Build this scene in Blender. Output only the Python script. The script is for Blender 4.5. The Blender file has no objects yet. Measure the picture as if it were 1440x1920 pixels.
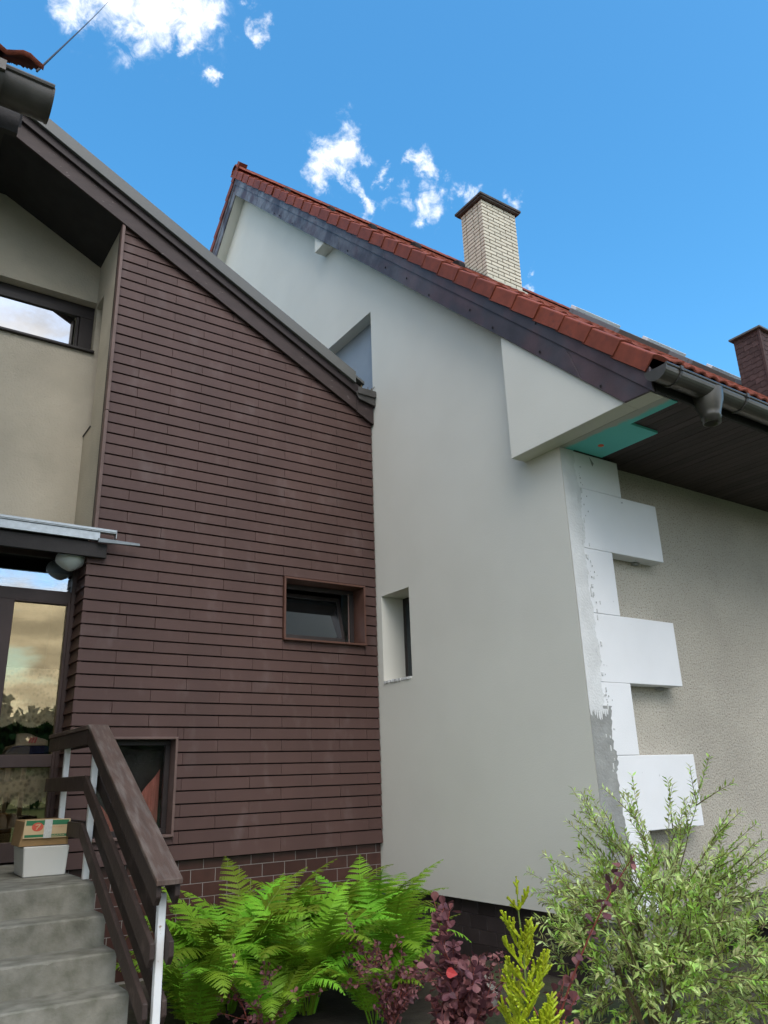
import bpy, bmesh, math, random
from mathutils import Vector, Matrix

scene = bpy.context.scene
col = scene.collection
R = math.radians

# ------------------------------------------------------------------ camera
cam_data = bpy.data.cameras.new('camera')
cam = bpy.data.objects.new('camera', cam_data)
col.objects.link(cam)
YAW, PITCH, ROLL = 0.60630445, 0.32996804, -0.03258148
fw = Vector((math.sin(YAW) * math.cos(PITCH), math.cos(YAW) * math.cos(PITCH), math.sin(PITCH)))
rt = Vector((math.cos(YAW), -math.sin(YAW), 0))
up = rt.cross(fw)
r2 = rt * math.cos(ROLL) + up * math.sin(ROLL)
u2 = -rt * math.sin(ROLL) + up * math.cos(ROLL)
rot = Matrix((r2, u2, -fw)).transposed()
cam.matrix_world = Matrix.Translation((0, 0, 1.55)) @ rot.to_4x4()
cam_data.sensor_fit = 'VERTICAL'
cam_data.sensor_height = 36
cam_data.lens = 1453.77 / 1920 * 36
cam_data.clip_start = 0.05
cam_data.clip_end = 2000
scene.camera = cam

# ------------------------------------------------------------------ light
SUN_AZ = R(196)      # from +Y towards +X
SUN_EL = R(52)
SKY_STRENGTH = 0.15
sun_data = bpy.data.lights.new('sun', 'SUN')
sun_data.energy = 1.0
sun_data.angle = R(48)
sun_data.color = (1.0, 0.95, 0.87)
sun = bpy.data.objects.new('sun', sun_data)
col.objects.link(sun)
sdir = Vector((math.sin(SUN_AZ) * math.cos(SUN_EL), math.cos(SUN_AZ) * math.cos(SUN_EL), math.sin(SUN_EL)))
sun.rotation_euler = sdir.to_track_quat('Z', 'Y').to_euler()

world = bpy.data.worlds.new('World')
scene.world = world
world.use_nodes = True
wn = world.node_tree
wn.nodes.clear()


def wnode(t, **kw):
    n = wn.nodes.new(t)
    for k, v in kw.items():
        setattr(n, k, v)
    return n


def wmath(op, a, b=None, clamp=False):
    n = wnode('ShaderNodeMath', operation=op, use_clamp=clamp)
    for i, s in enumerate((a, b)):
        if s is None:
            continue
        if isinstance(s, (int, float)):
            n.inputs[i].default_value = s
        else:
            wn.links.new(s, n.inputs[i])
    return n.outputs[0]


sky = wnode('ShaderNodeTexSky', sky_type='NISHITA')
sky.sun_disc = False
sky.sun_elevation = SUN_EL
sky.sun_rotation = SUN_AZ
sky.air_density = 1.0
sky.dust_density = 1.5
sky.ozone_density = 3.0
hs = wnode('ShaderNodeHueSaturation')
hs.inputs['Hue'].default_value = 0.487
hs.inputs['Saturation'].default_value = 1.30
hs.inputs['Value'].default_value = 1.0
wn.links.new(sky.outputs[0], hs.inputs['Color'])
tc = wnode('ShaderNodeTexCoord')
DIR = tc.outputs['Generated']
nz = wnode('ShaderNodeTexNoise')
nz.inputs['Scale'].default_value = 42.0
nz.inputs['Detail'].default_value = 10.0
nz.inputs['Roughness'].default_value = 0.66
nz.inputs['Distortion'].default_value = 0.5
wn.links.new(DIR, nz.inputs['Vector'])
nw = wnode('ShaderNodeTexNoise')
nw.inputs['Scale'].default_value = 26.0
nw.inputs['Detail'].default_value = 7.0
nw.inputs['Roughness'].default_value = 0.6
wn.links.new(DIR, nw.inputs['Vector'])
wsub = wnode('ShaderNodeVectorMath', operation='SUBTRACT')
wn.links.new(nw.outputs['Color'], wsub.inputs[0])
wsub.inputs[1].default_value = (0.5, 0.5, 0.5)
wscl = wnode('ShaderNodeVectorMath', operation='SCALE')
wn.links.new(wsub.outputs[0], wscl.inputs[0])
wscl.inputs['Scale'].default_value = 0.075
wadd = wnode('ShaderNodeVectorMath', operation='ADD')
wn.links.new(DIR, wadd.inputs[0])
wn.links.new(wscl.outputs[0], wadd.inputs[1])
WDIR = wadd.outputs[0]
# small fair-weather clouds: (direction, angular radius, weight)
CLOUDS = [
    ((0.0877, 0.6419, 0.7618), 0.0282, 1.0), ((0.1141, 0.6324, 0.7662), 0.0349, 1.1), ((0.1464, 0.6216, 0.7695), 0.0449, 1.2),
    ((0.1811, 0.6069, 0.7738), 0.0402, 1.2), ((0.2047, 0.5992, 0.7740), 0.0196, 1.0), ((0.2033, 0.6167, 0.7605), 0.0198, 1.05),
    ((0.1813, 0.6358, 0.7502), 0.0172, 1.1), ((0.2010, 0.6325, 0.7480), 0.0133, 1.0), ((0.1714, 0.6261, 0.7607), 0.0294, 1.1),
    ((0.1459, 0.6502, 0.7457), 0.0144, 0.62), ((0.2569, 0.5744, 0.7772), 0.0132, 0.9), ((0.2660, 0.5811, 0.7691), 0.0107, 0.9),
    ((0.2283, 0.6380, 0.7354), 0.0095, 0.75), ((0.2326, 0.6337, 0.7378), 0.0068, 0.85), ((0.3808, 0.6125, 0.6928), 0.0244, 1.15),
    ((0.3678, 0.6274, 0.6864), 0.0216, 1.1), ((0.3692, 0.6425, 0.6715), 0.0159, 1.0), ((0.3996, 0.6260, 0.6697), 0.0131, 0.9),
    ((0.4117, 0.6252, 0.6631), 0.0109, 0.85), ((0.4252, 0.6279, 0.6518), 0.0110, 0.8), ((0.4600, 0.5685, 0.6820), 0.0159, 1.05),
    ((0.4710, 0.5702, 0.6731), 0.0145, 1.0), ((0.4498, 0.5792, 0.6799), 0.0087, 0.8), ((0.4262, 0.5969, 0.6797), 0.0101, 0.7),
    ((0.4361, 0.5973, 0.6731), 0.0058, 0.6), ((0.4533, 0.5925, 0.6660), 0.0087, 0.6), ((0.4459, 0.6164, 0.6490), 0.0118, 0.62),
    ((0.4632, 0.6021, 0.6503), 0.0132, 0.75), ((0.4875, 0.5869, 0.6464), 0.0191, 0.95), ((0.5035, 0.5821, 0.6385), 0.0133, 0.8),
    ((0.5027, 0.5609, 0.6578), 0.0102, 0.62), ((0.5207, 0.5517, 0.6515), 0.0117, 0.7), ((0.5509, 0.5244, 0.6492), 0.0116, 0.8),
    ((0.5597, 0.5259, 0.6404), 0.0131, 0.85), ((0.6108, 0.5625, 0.5572), 0.0075, 0.7), ((0.6057, 0.5504, 0.5747), 0.0060, 0.5),
    ((0.0733, 0.6498, 0.7566), 0.0156, 0.7)
,
]
acc = None
for c, r, w in CLOUDS:
    c = Vector(c).normalized()
    d = wnode('ShaderNodeVectorMath', operation='DISTANCE')
    wn.links.new(WDIR, d.inputs[0])
    d.inputs[1].default_value = c
    m = wnode('ShaderNodeMapRange', interpolation_type='SMOOTHSTEP')
    wn.links.new(d.outputs['Value'], m.inputs['Value'])
    m.inputs['From Min'].default_value = r * 1.75
    m.inputs['From Max'].default_value = 0.0
    m.inputs['To Max'].default_value = w
    acc = m.outputs[0] if acc is None else wmath('MAXIMUM', acc, m.outputs[0])
# broken cumulus over the rest of the sky, thinning out towards the clear side
sep = wnode('ShaderNodeSeparateXYZ')
wn.links.new(DIR, sep.inputs[0])
zz = wmath('ADD', wmath('MAXIMUM', sep.outputs[2], 0.0), 0.22)
cx = wmath('DIVIDE', sep.outputs[0], zz)
cy = wmath('DIVIDE', sep.outputs[1], zz)
comb = wnode('ShaderNodeCombineXYZ')
CLOUD_OFF = 17.9
wn.links.new(wmath('ADD', cx, CLOUD_OFF), comb.inputs[0])
wn.links.new(cy, comb.inputs[1])
nb = wnode('ShaderNodeTexNoise')
nb.inputs['Scale'].default_value = 2.3
nb.inputs['Detail'].default_value = 8.0
nb.inputs['Roughness'].default_value = 0.58
wn.links.new(comb.outputs[0], nb.inputs['Vector'])
dv = wnode('ShaderNodeVectorMath', operation='DISTANCE')
wn.links.new(DIR, dv.inputs[0])
dv.inputs[1].default_value = Vector((0.50, 0.66, 0.56)).normalized()
far = wnode('ShaderNodeMapRange', interpolation_type='SMOOTHSTEP')
wn.links.new(dv.outputs['Value'], far.inputs['Value'])
far.inputs['From Min'].default_value = 0.75
far.inputs['From Max'].default_value = 1.35
far.inputs['To Min'].default_value = -0.55
far.inputs['To Max'].default_value = 0.085
gen = wmath('ADD', nb.outputs[0], far.outputs[0])
gd = wnode('ShaderNodeMapRange', interpolation_type='SMOOTHSTEP')
wn.links.new(gen, gd.inputs['Value'])
gd.inputs['From Min'].default_value = 0.47
gd.inputs['From Max'].default_value = 0.62
nn = wmath('MULTIPLY', wmath('SUBTRACT', nz.outputs[0], 0.5), 2.3)
dens = wmath('ADD', acc, nn)
gate = wmath('MULTIPLY', dens, wmath('GREATER_THAN', acc, 0.02))
cd = wnode('ShaderNodeMapRange', interpolation_type='SMOOTHSTEP')
wn.links.new(gate, cd.inputs['Value'])
cd.inputs['From Min'].default_value = 0.14
cd.inputs['From Max'].default_value = 1.55
edge = wmath('MULTIPLY', cd.outputs[0], wmath('MULTIPLY', acc, 2.6, True))
cloud = wmath('MAXIMUM', edge, gd.outputs[0])
cramp = wnode('ShaderNodeMapRange')
wn.links.new(nz.outputs[0], cramp.inputs['Value'])
cramp.inputs['From Min'].default_value = 0.3
cramp.inputs['From Max'].default_value = 0.7
cramp.inputs['To Min'].default_value = 0.70
cramp.inputs['To Max'].default_value = 1.0
nsh = wnode('ShaderNodeTexNoise')
nsh.inputs['Scale'].default_value = 3.4
nsh.inputs['Detail'].default_value = 6.0
wn.links.new(comb.outputs[0], nsh.inputs['Vector'])
gsh = wnode('ShaderNodeMapRange', interpolation_type='SMOOTHSTEP')
wn.links.new(nsh.outputs[0], gsh.inputs['Value'])
gsh.inputs['From Min'].default_value = 0.36
gsh.inputs['From Max'].default_value = 0.64
gsh.inputs['To Min'].default_value = 0.5
gsh.inputs['To Max'].default_value = 1.0
gmix = wnode('ShaderNodeMix', data_type='FLOAT')
wn.links.new(gd.outputs[0], gmix.inputs['Factor'])
wn.links.new(cramp.outputs[0], gmix.inputs['A'])
wn.links.new(gsh.outputs[0], gmix.inputs['B'])
CLOUD_L = 5.2
ccol = wnode('ShaderNodeVectorMath', operation='SCALE')
ccol.inputs[0].default_value = (CLOUD_L * 1.0, CLOUD_L * 1.0, CLOUD_L * 1.02)
wn.links.new(gmix.outputs['Result'], ccol.inputs['Scale'])
mixc = wnode('ShaderNodeMix', data_type='RGBA')
wn.links.new(cloud, mixc.inputs['Factor'])
wn.links.new(hs.outputs[0], mixc.inputs['A'])
wn.links.new(ccol.outputs[0], mixc.inputs['B'])
bg = wnode('ShaderNodeBackground')
bg.inputs['Strength'].default_value = SKY_STRENGTH
wn.links.new(mixc.outputs['Result'], bg.inputs['Color'])
wo = wnode('ShaderNodeOutputWorld')
wn.links.new(bg.outputs[0], wo.inputs['Surface'])

scene.view_settings.view_transform = 'Standard'
scene.view_settings.look = 'None'
scene.view_settings.exposure = 1.15
scene.view_settings.gamma = 1.0
scene.view_settings.use_curve_mapping = False
scene.render.engine = 'CYCLES'
scene.cycles.max_bounces = 6
scene.cycles.diffuse_bounces = 3
scene.cycles.glossy_bounces = 3
scene.cycles.transmission_bounces = 4
scene.cycles.transparent_max_bounces = 8
scene.cycles.use_denoising = True
scene.cycles.use_adaptive_sampling = True
scene.cycles.adaptive_threshold = 0.025
world.cycles.sampling_method = 'MANUAL'
world.cycles.sample_map_resolution = 512

# ------------------------------------------------------------------ materials
MATS = {}


def M(name, c, rough=0.65, var=0.12, scale=2.0, rnd=0.0, isl=0.0, hue=0.0, bump=0.0, bscale=60.0, spec=0.35,
      c2=None, mscale=3.0, mlo=0.45, mhi=0.6, metal=0.0, stretch=None, trans=0.0, detail=4.0):
    """principled material: colour c, broken up by noise, a second colour c2 in blotches, per-piece variation, fine bump"""
    m = bpy.data.materials.new(name)
    m.use_nodes = True
    nt = m.node_tree
    b = nt.nodes['Principled BSDF']
    b.inputs['Roughness'].default_value = rough
    b.inputs['Specular IOR Level'].default_value = spec
    b.inputs['Metallic'].default_value = metal
    geo = nt.nodes.new('ShaderNodeNewGeometry')
    vec = geo.outputs['Position']
    if stretch:
        mp = nt.nodes.new('ShaderNodeMapping')
        mp.inputs['Scale'].default_value = stretch
        nt.links.new(vec, mp.inputs['Vector'])
        vec = mp.outputs[0]

    def noise(sc, det=4.0):
        n = nt.nodes.new('ShaderNodeTexNoise')
        n.inputs['Scale'].default_value = sc
        n.inputs['Detail'].default_value = det
        nt.links.new(vec, n.inputs['Vector'])
        return n.outputs[0]

    def rng(src, a, bb, lo, hi):
        n = nt.nodes.new('ShaderNodeMapRange')
        n.inputs['From Min'].default_value = a
        n.inputs['From Max'].default_value = bb
        n.inputs['To Min'].default_value = lo
        n.inputs['To Max'].default_value = hi
        nt.links.new(src, n.inputs['Value'])
        return n.outputs[0]

    h = nt.nodes.new('ShaderNodeHueSaturation')
    if c2:
        mx = nt.nodes.new('ShaderNodeMix')
        mx.data_type = 'RGBA'
        mx.inputs['A'].default_value = (*c, 1)
        mx.inputs['B'].default_value = (*c2, 1)
        nt.links.new(rng(noise(mscale, 6.0), mlo, mhi, 0, 1), mx.inputs['Factor'])
        nt.links.new(mx.outputs['Result'], h.inputs['Color'])
    else:
        h.inputs['Color'].default_value = (*c, 1)
    val = rng(noise(scale, detail), 0.25, 0.75, 1 - var, 1 + var)
    if rnd:
        oi = nt.nodes.new('ShaderNodeObjectInfo')
        v2 = rng(oi.outputs['Random'], 0, 1, 1 - rnd, 1 + rnd)
        mm = nt.nodes.new('ShaderNodeMath')
        mm.operation = 'MULTIPLY'
        nt.links.new(val, mm.inputs[0])
        nt.links.new(v2, mm.inputs[1])
        val = mm.outputs[0]
    if isl:
        v2 = rng(geo.outputs['Random Per Island'], 0, 1, 1 - isl, 1 + isl)
        mm = nt.nodes.new('ShaderNodeMath')
        mm.operation = 'MULTIPLY'
        nt.links.new(val, mm.inputs[0])
        nt.links.new(v2, mm.inputs[1])
        val = mm.outputs[0]
    if hue:
        oi = nt.nodes.new('ShaderNodeObjectInfo')
        src = oi.outputs['Random'] if not isl else geo.outputs['Random Per Island']
        nt.links.new(rng(src, 0, 1, 0.5 - hue, 0.5 + hue), h.inputs['Hue'])
    nt.links.new(val, h.inputs['Value'])
    nt.links.new(h.outputs[0], b.inputs['Base Color'])
    if bump:
        bp = nt.nodes.new('ShaderNodeBump')
        bp.inputs['Strength'].default_value = min(1.0, bump)
        bp.inputs['Distance'].default_value = 0.012
        nt.links.new(noise(bscale, 6.0), bp.inputs['Height'])
        nt.links.new(bp.outputs[0], b.inputs['Normal'])
    if trans:
        tr = nt.nodes.new('ShaderNodeBsdfTranslucent')
        nt.links.new(h.outputs[0], tr.inputs['Color'])
        ms = nt.nodes.new('ShaderNodeMixShader')
        ms.inputs[0].default_value = trans
        out = nt.nodes['Material Output']
        nt.links.new(b.outputs[0], ms.inputs[1])
        nt.links.new(tr.outputs[0], ms.inputs[2])
        nt.links.new(ms.outputs[0], out.inputs['Surface'])
    MATS[name] = m
    return m


def glass(name, tint, refl, body=None):
    m = bpy.data.materials.new(name)
    m.use_nodes = True
    nt = m.node_tree
    nt.nodes.remove(nt.nodes['Principled BSDF'])
    out = nt.nodes['Material Output']
    g = nt.nodes.new('ShaderNodeBsdfGlossy')
    g.inputs['Roughness'].default_value = 0.01
    g.inputs['Color'].default_value = (*tint, 1)
    if body is None:
        t = nt.nodes.new('ShaderNodeBsdfTransparent')
        t.inputs['Color'].default_value = (0.96, 0.96, 0.94, 1)
    else:
        t = nt.nodes.new('ShaderNodeBsdfDiffuse')
        t.inputs['Color'].default_value = (*body, 1)
    fr = nt.nodes.new('ShaderNodeFresnel')
    fr.inputs['IOR'].default_value = 1.5
    a = nt.nodes.new('ShaderNodeMath')
    a.operation = 'ADD'
    a.use_clamp = True
    a.inputs[1].default_value = refl
    nt.links.new(fr.outputs[0], a.inputs[0])
    ms = nt.nodes.new('ShaderNodeMixShader')
    nt.links.new(a.outputs[0], ms.inputs[0])
    nt.links.new(t.outputs[0], ms.inputs[1])
    nt.links.new(g.outputs[0], ms.inputs[2])
    nt.links.new(ms.outputs[0], out.inputs['Surface'])
    MATS[name] = m
    return m


BOARD = M('board_brown', (0.076, 0.041, 0.035), 0.62, 0.12, 1.6, rnd=0.06, c2=(0.108, 0.078, 0.073), mscale=3.2, mlo=0.56, mhi=0.85, stretch=(1.6, 1.0, 0.7), bump=0.12, bscale=160)
TRIM = M('trim_brown', (0.14, 0.092, 0.08), 0.6, 0.15, 6, bump=0.1)
CASING = M('casing_copper_brown', (0.105, 0.050, 0.036), 0.5, 0.15, 8)
FASCIA_B = M('fascia_dark_brown', (0.046, 0.031, 0.029), 0.6, 0.2, 5, c2=(0.22, 0.19, 0.18), mscale=10, mlo=0.69, mhi=0.75, stretch=(1, 1, 3), bump=0.1)
FASCIA_B2 = M('fascia_upper_brown', (0.030, 0.021, 0.021), 0.6, 0.2, 5, bump=0.1)
CAPMETAL = M('cap_metal_grey', (0.115, 0.118, 0.112), 0.5, 0.07, 1.0, spec=0.4)
DARK = M('dark_soffit', (0.028, 0.026, 0.026), 0.75, 0.2, 6, bump=0.2)
DARKWOOD = M('dark_plank', (0.05, 0.036, 0.036), 0.6, 0.25, 4, rnd=0.22, stretch=(8, 1, 8), bump=0.2, bscale=40)
CREAM = M('cream_render', (0.52, 0.475, 0.385), 0.9, 0.10, 1.5, bump=0.55, bscale=55, c2=(0.48, 0.44, 0.355), mscale=2.0, spec=0.15)
ROUGH = M('rough_render', (0.43, 0.40, 0.335), 0.92, 0.14, 1.2, bump=1.0, bscale=52, c2=(0.17, 0.15, 0.12), mscale=70, mlo=0.55, mhi=0.68, spec=0.12)
WHITE = M('white_render', (0.71, 0.70, 0.63), 0.88, 0.035, 0.9, bump=0.10, bscale=90, c2=(0.695, 0.685, 0.615), mscale=1.2, spec=0.2)
FOAM = M('white_foam', (0.74, 0.75, 0.755), 0.85, 0.03, 3, bump=0.15, bscale=140, c2=(0.45, 0.46, 0.46), mscale=16, mlo=0.71, mhi=0.76, spec=0.2)
TILEB = M('base_tile_brown', (0.062, 0.028, 0.022), 0.35, 0.2, 7, rnd=0.18, spec=0.45)
TILED = M('base_tile_black', (0.048, 0.038, 0.038), 0.35, 0.2, 7, rnd=0.2, spec=0.4)
TILEG = M('base_tile_grey_brown', (0.13, 0.105, 0.10), 0.45, 0.15, 7, rnd=0.12)
GROUT = M('grout', (0.27, 0.25, 0.23), 0.9, 0.1, 12)
GROUTD = M('grout_dark', (0.24, 0.225, 0.215), 0.9, 0.1, 12)
RTILE = M('roof_tile_red', (0.215, 0.050, 0.026), 0.7, 0.22, 9, rnd=0.16, bump=0.15, bscale=120, c2=(0.13, 0.036, 0.026), mscale=14, mlo=0.58, mhi=0.8)
WFASCIA = M('rake_board_weathered', (0.060, 0.052, 0.060), 0.55, 0.25, 5, c2=(0.085, 0.055, 0.06), mscale=2.2, bump=0.12, bscale=70)
GUTTER = M('gutter_bronze', (0.105, 0.098, 0.088), 0.3, 0.2, 5, metal=0.55, spec=0.5)
GUTTERD = M('gutter_weathered', (0.085, 0.08, 0.075), 0.45, 0.3, 9, metal=0.25)
TEAL_C = (0.16, 0.64, 0.61)
ZINC = M('galvanised_zinc', (0.42, 0.46, 0.48), 0.38, 0.14, 22, metal=0.55)
M('drip_zinc', (0.22, 0.25, 0.27), 0.5, 0.15, 15, metal=0.3)
BRICK = M('pale_brick', (0.60, 0.565, 0.46), 0.8, 0.06, 4, rnd=0.07, spec=0.2)
MORTAR = M('mortar_dark', (0.09, 0.075, 0.055), 0.95, 0.1, 9)
MORTARL = M('mortar_collar', (0.36, 0.34, 0.28), 0.9, 0.15, 6)
CAPSTONE = M('chimney_cap', (0.075, 0.065, 0.06), 0.75, 0.25, 8)
SHINGLE = M('bitumen_shingle', (0.075, 0.045, 0.042), 0.85, 0.25, 14, rnd=0.2, bump=0.3, bscale=120)
CONC = M('concrete', (0.245, 0.238, 0.20), 0.88, 0.18, 3, bump=0.3, bscale=60, c2=(0.13, 0.13, 0.10), mscale=9.0, mlo=0.36, mhi=0.72, spec=0.2)
RAILW = M('rail_wood', (0.040, 0.026, 0.021), 0.6, 0.25, 5, rnd=0.1, bump=0.2, bscale=45, c2=(0.075, 0.052, 0.042), mscale=9, mlo=0.56, mhi=0.72)
RAILCAP = M('rail_cap_wood', (0.085, 0.055, 0.042), 0.65, 0.22, 5, bump=0.3, bscale=40, c2=(0.14, 0.115, 0.098), mscale=7, mlo=0.45, mhi=0.75, stretch=(5, 0.8, 0.8))
POST = M('white_paint', (0.74, 0.75, 0.74), 0.5, 0.06, 5, c2=(0.33, 0.19, 0.09), mscale=14, mlo=0.70, mhi=0.76)
FRAMEW = M('window_frame_dark', (0.03, 0.024, 0.023), 0.45, 0.2, 5)
DOORW = M('door_frame_brown', (0.06, 0.04, 0.036), 0.5, 0.2, 5, bump=0.1)
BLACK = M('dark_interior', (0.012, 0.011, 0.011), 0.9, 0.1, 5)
LAMPG = M('lamp_glass', (0.78, 0.84, 0.85), 0.3, 0.05, 5, spec=0.5)
CARD = M('cardboard', (0.27, 0.17, 0.075), 0.85, 0.12, 9)
CARDL = M('label_cream', (0.56, 0.42, 0.24), 0.7, 0.06, 12)
GREENP = M('print_green', (0.035, 0.17, 0.075), 0.6, 0.06, 10)
REDP = M('print_red', (0.55, 0.10, 0.06), 0.6, 0.06, 10)
TAPE = M('clear_tape', (0.55, 0.56, 0.53), 0.25, 0.2, 60, stretch=(6, 1, 1))
STYRO = M('styrofoam', (0.58, 0.58, 0.54), 0.85, 0.05, 4)
SHOE = M('shoe_leather', (0.60, 0.50, 0.38), 0.6, 0.06, 9)
PINK = M('shoe_stripe', (0.75, 0.15, 0.17), 0.6, 0.04, 9)
BLUEB = M('blue_cloth', (0.03, 0.045, 0.13), 0.8, 0.3, 18)
PALESHOE = M('pale_shoe', (0.42, 0.34, 0.25), 0.7, 0.1, 9)
CURT = M('dark_red_curtain', (0.55, 0.20, 0.16), 0.9, 0.3, 5, stretch=(12, 12, 1))
ORANGE = M('orange_cap', (0.8, 0.13, 0.05), 0.6, 0.03, 5)
SOIL = M('soil', (0.045, 0.036, 0.028), 0.95, 0.35, 5, bump=0.8, bscale=30, c2=(0.05, 0.06, 0.025), mscale=1.2)
STONE = M('field_stone', (0.20, 0.185, 0.16), 0.9, 0.25, 5, bump=0.4, bscale=25)
WIRE = M('wire_black', (0.03, 0.03, 0.035), 0.6, 0.05, 5)
PLASTER = M('plaster_smear', (0.62, 0.63, 0.62), 0.9, 0.1, 6, bump=0.4, bscale=50)
GREYPL = M('grey_mortar', (0.27, 0.275, 0.26), 0.92, 0.18, 7, bump=0.5, bscale=40)
FERN = M('fern_leaf', (0.20, 0.37, 0.025), 0.5, 0.25, 5, rnd=0.45, hue=0.03, trans=0.35, spec=0.3)
FERNST = M('fern_stem', (0.12, 0.17, 0.03), 0.6, 0.2, 5)
WILLOW = M('willow_leaf', (0.31, 0.46, 0.07), 0.5, 0.2, 3, isl=0.5, hue=0.028, trans=0.40, c2=(0.62, 0.68, 0.30), mscale=7.0, mlo=0.42, mhi=0.60)
WILLOWB = M('willow_bark', (0.13, 0.10, 0.05), 0.8, 0.2, 9)
PURPLE = M('purple_leaf', (0.175, 0.07, 0.076), 0.5, 0.25, 4, isl=0.45, hue=0.02, trans=0.2, spec=0.3)
PSTEM = M('red_stem', (0.24, 0.06, 0.045), 0.6, 0.2, 5)
REDLEAF = M('red_leaf', (0.42, 0.03, 0.03), 0.5, 0.1, 9, trans=0.2)
THUJA = M('golden_thuja', (0.34, 0.41, 0.012), 0.55, 0.25, 9, isl=0.25, hue=0.012, trans=0.15)
LIME = M('lime_leaf', (0.17, 0.28, 0.03), 0.5, 0.2, 4, isl=0.3, hue=0.03, trans=0.3)
GLASS_DOOR = glass('door_glass', (0.85, 0.70, 0.42), 0.20)
GLASS_TRANSOM = glass('transom_glass', (0.85, 0.92, 1.0), 0.28)
GLASS_WIN = glass('window_glass', (1.0, 1.0, 1.0), 0.55, (0.02, 0.02, 0.02))
GLASS_DARK = glass('dark_glass', (0.8, 0.9, 1.0), 0.03, (0.010, 0.012, 0.013))


def special_materials():
    # turquoise insulation board, grey plaster smeared over its gable-side edge
    m = M('teal_foam', TEAL_C, 0.8, 0.05, 4)
    nt = m.node_tree
    b = nt.nodes['Principled BSDF']
    geo = nt.nodes.new('ShaderNodeNewGeometry')
    sp = nt.nodes.new('ShaderNodeSeparateXYZ')
    nt.links.new(geo.outputs['Position'], sp.inputs[0])
    n = nt.nodes.new('ShaderNodeTexNoise')
    n.inputs['Scale'].default_value = 7
    n.inputs['Detail'].default_value = 5
    nt.links.new(geo.outputs['Position'], n.inputs['Vector'])
    a = nt.nodes.new('ShaderNodeMath')
    a.operation = 'MULTIPLY_ADD'
    nt.links.new(n.outputs[0], a.inputs[0])
    a.inputs[1].default_value = 0.16
    nt.links.new(sp.outputs[0], a.inputs[2])
    r = nt.nodes.new('ShaderNodeMapRange')
    r.inputs['From Min'].default_value = 5.195
    r.inputs['From Max'].default_value = 5.245
    nt.links.new(a.outputs[0], r.inputs['Value'])
    mx = nt.nodes.new('ShaderNodeMix')
    mx.data_type = 'RGBA'
    mx.inputs['A'].default_value = (0.50, 0.50, 0.46, 1)
    mx.inputs['B'].default_value = (*TEAL_C, 1)
    nt.links.new(r.outputs[0], mx.inputs['Factor'])
    nt.links.new(mx.outputs['Result'], b.inputs['Base Color'])
    # weathered rake board: bleached grey towards the ridge
    m = MATS['rake_board_weathered']
    nt = m.node_tree
    b = nt.nodes['Principled BSDF']
    src = b.inputs['Base Color'].links[0].from_socket
    geo = nt.nodes.new('ShaderNodeNewGeometry')
    sp = nt.nodes.new('ShaderNodeSeparateXYZ')
    nt.links.new(geo.outputs['Position'], sp.inputs[0])
    r = nt.nodes.new('ShaderNodeMapRange')
    r.inputs['From Min'].default_value = 5.5
    r.inputs['From Max'].default_value = 10.0
    nt.links.new(sp.outputs[1], r.inputs['Value'])
    n = nt.nodes.new('ShaderNodeTexNoise')
    n.inputs['Scale'].default_value = 3.2
    n.inputs['Detail'].default_value = 8
    n.inputs['Roughness'].default_value = 0.65
    nt.links.new(geo.outputs['Position'], n.inputs['Vector'])
    rr = nt.nodes.new('ShaderNodeMapRange')
    rr.inputs['From Min'].default_value = 0.42
    rr.inputs['From Max'].default_value = 0.60
    nt.links.new(n.outputs[0], rr.inputs['Value'])
    mu = nt.nodes.new('ShaderNodeMath')
    mu.operation = 'MULTIPLY'
    nt.links.new(r.outputs[0], mu.inputs[0])
    nt.links.new(rr.outputs[0], mu.inputs[1])
    mx = nt.nodes.new('ShaderNodeMix')
    mx.data_type = 'RGBA'
    nt.links.new(mu.outputs[0], mx.inputs['Factor'])
    nt.links.new(src, mx.inputs['A'])
    mx.inputs['B'].default_value = (0.20, 0.205, 0.22, 1)
    nt.links.new(mx.outputs['Result'], b.inputs['Base Color'])
    # lace: woven pattern with holes
    m = bpy.data.materials.new('lace')
    m.use_nodes = True
    nt = m.node_tree
    b = nt.nodes['Principled BSDF']
    b.inputs['Base Color'].default_value = (0.85, 0.76, 0.58, 1)
    b.inputs['Roughness'].default_value = 0.9
    geo = nt.nodes.new('ShaderNodeNewGeometry')
    v = nt.nodes.new('ShaderNodeTexVoronoi')
    v.inputs['Scale'].default_value = 26
    nt.links.new(geo.outputs['Position'], v.inputs['Vector'])
    n = nt.nodes.new('ShaderNodeTexNoise')
    n.inputs['Scale'].default_value = 17
    nt.links.new(geo.outputs['Position'], n.inputs['Vector'])
    ad = nt.nodes.new('ShaderNodeMath')
    ad.operation = 'ADD'
    nt.links.new(v.outputs['Distance'], ad.inputs[0])
    nt.links.new(n.outputs[0], ad.inputs[1])
    r = nt.nodes.new('ShaderNodeMapRange')
    r.inputs['From Min'].default_value = 0.72
    r.inputs['From Max'].default_value = 1.05
    r.inputs['To Min'].default_value = 0.55
    r.inputs['To Max'].default_value = 1.0
    nt.links.new(ad.outputs[0], r.inputs['Value'])
    nt.links.new(r.outputs[0], b.inputs['Alpha'])
    MATS['lace'] = m


special_materials()
TEAL = MATS['teal_foam']
LACE = MATS['lace']


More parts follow.
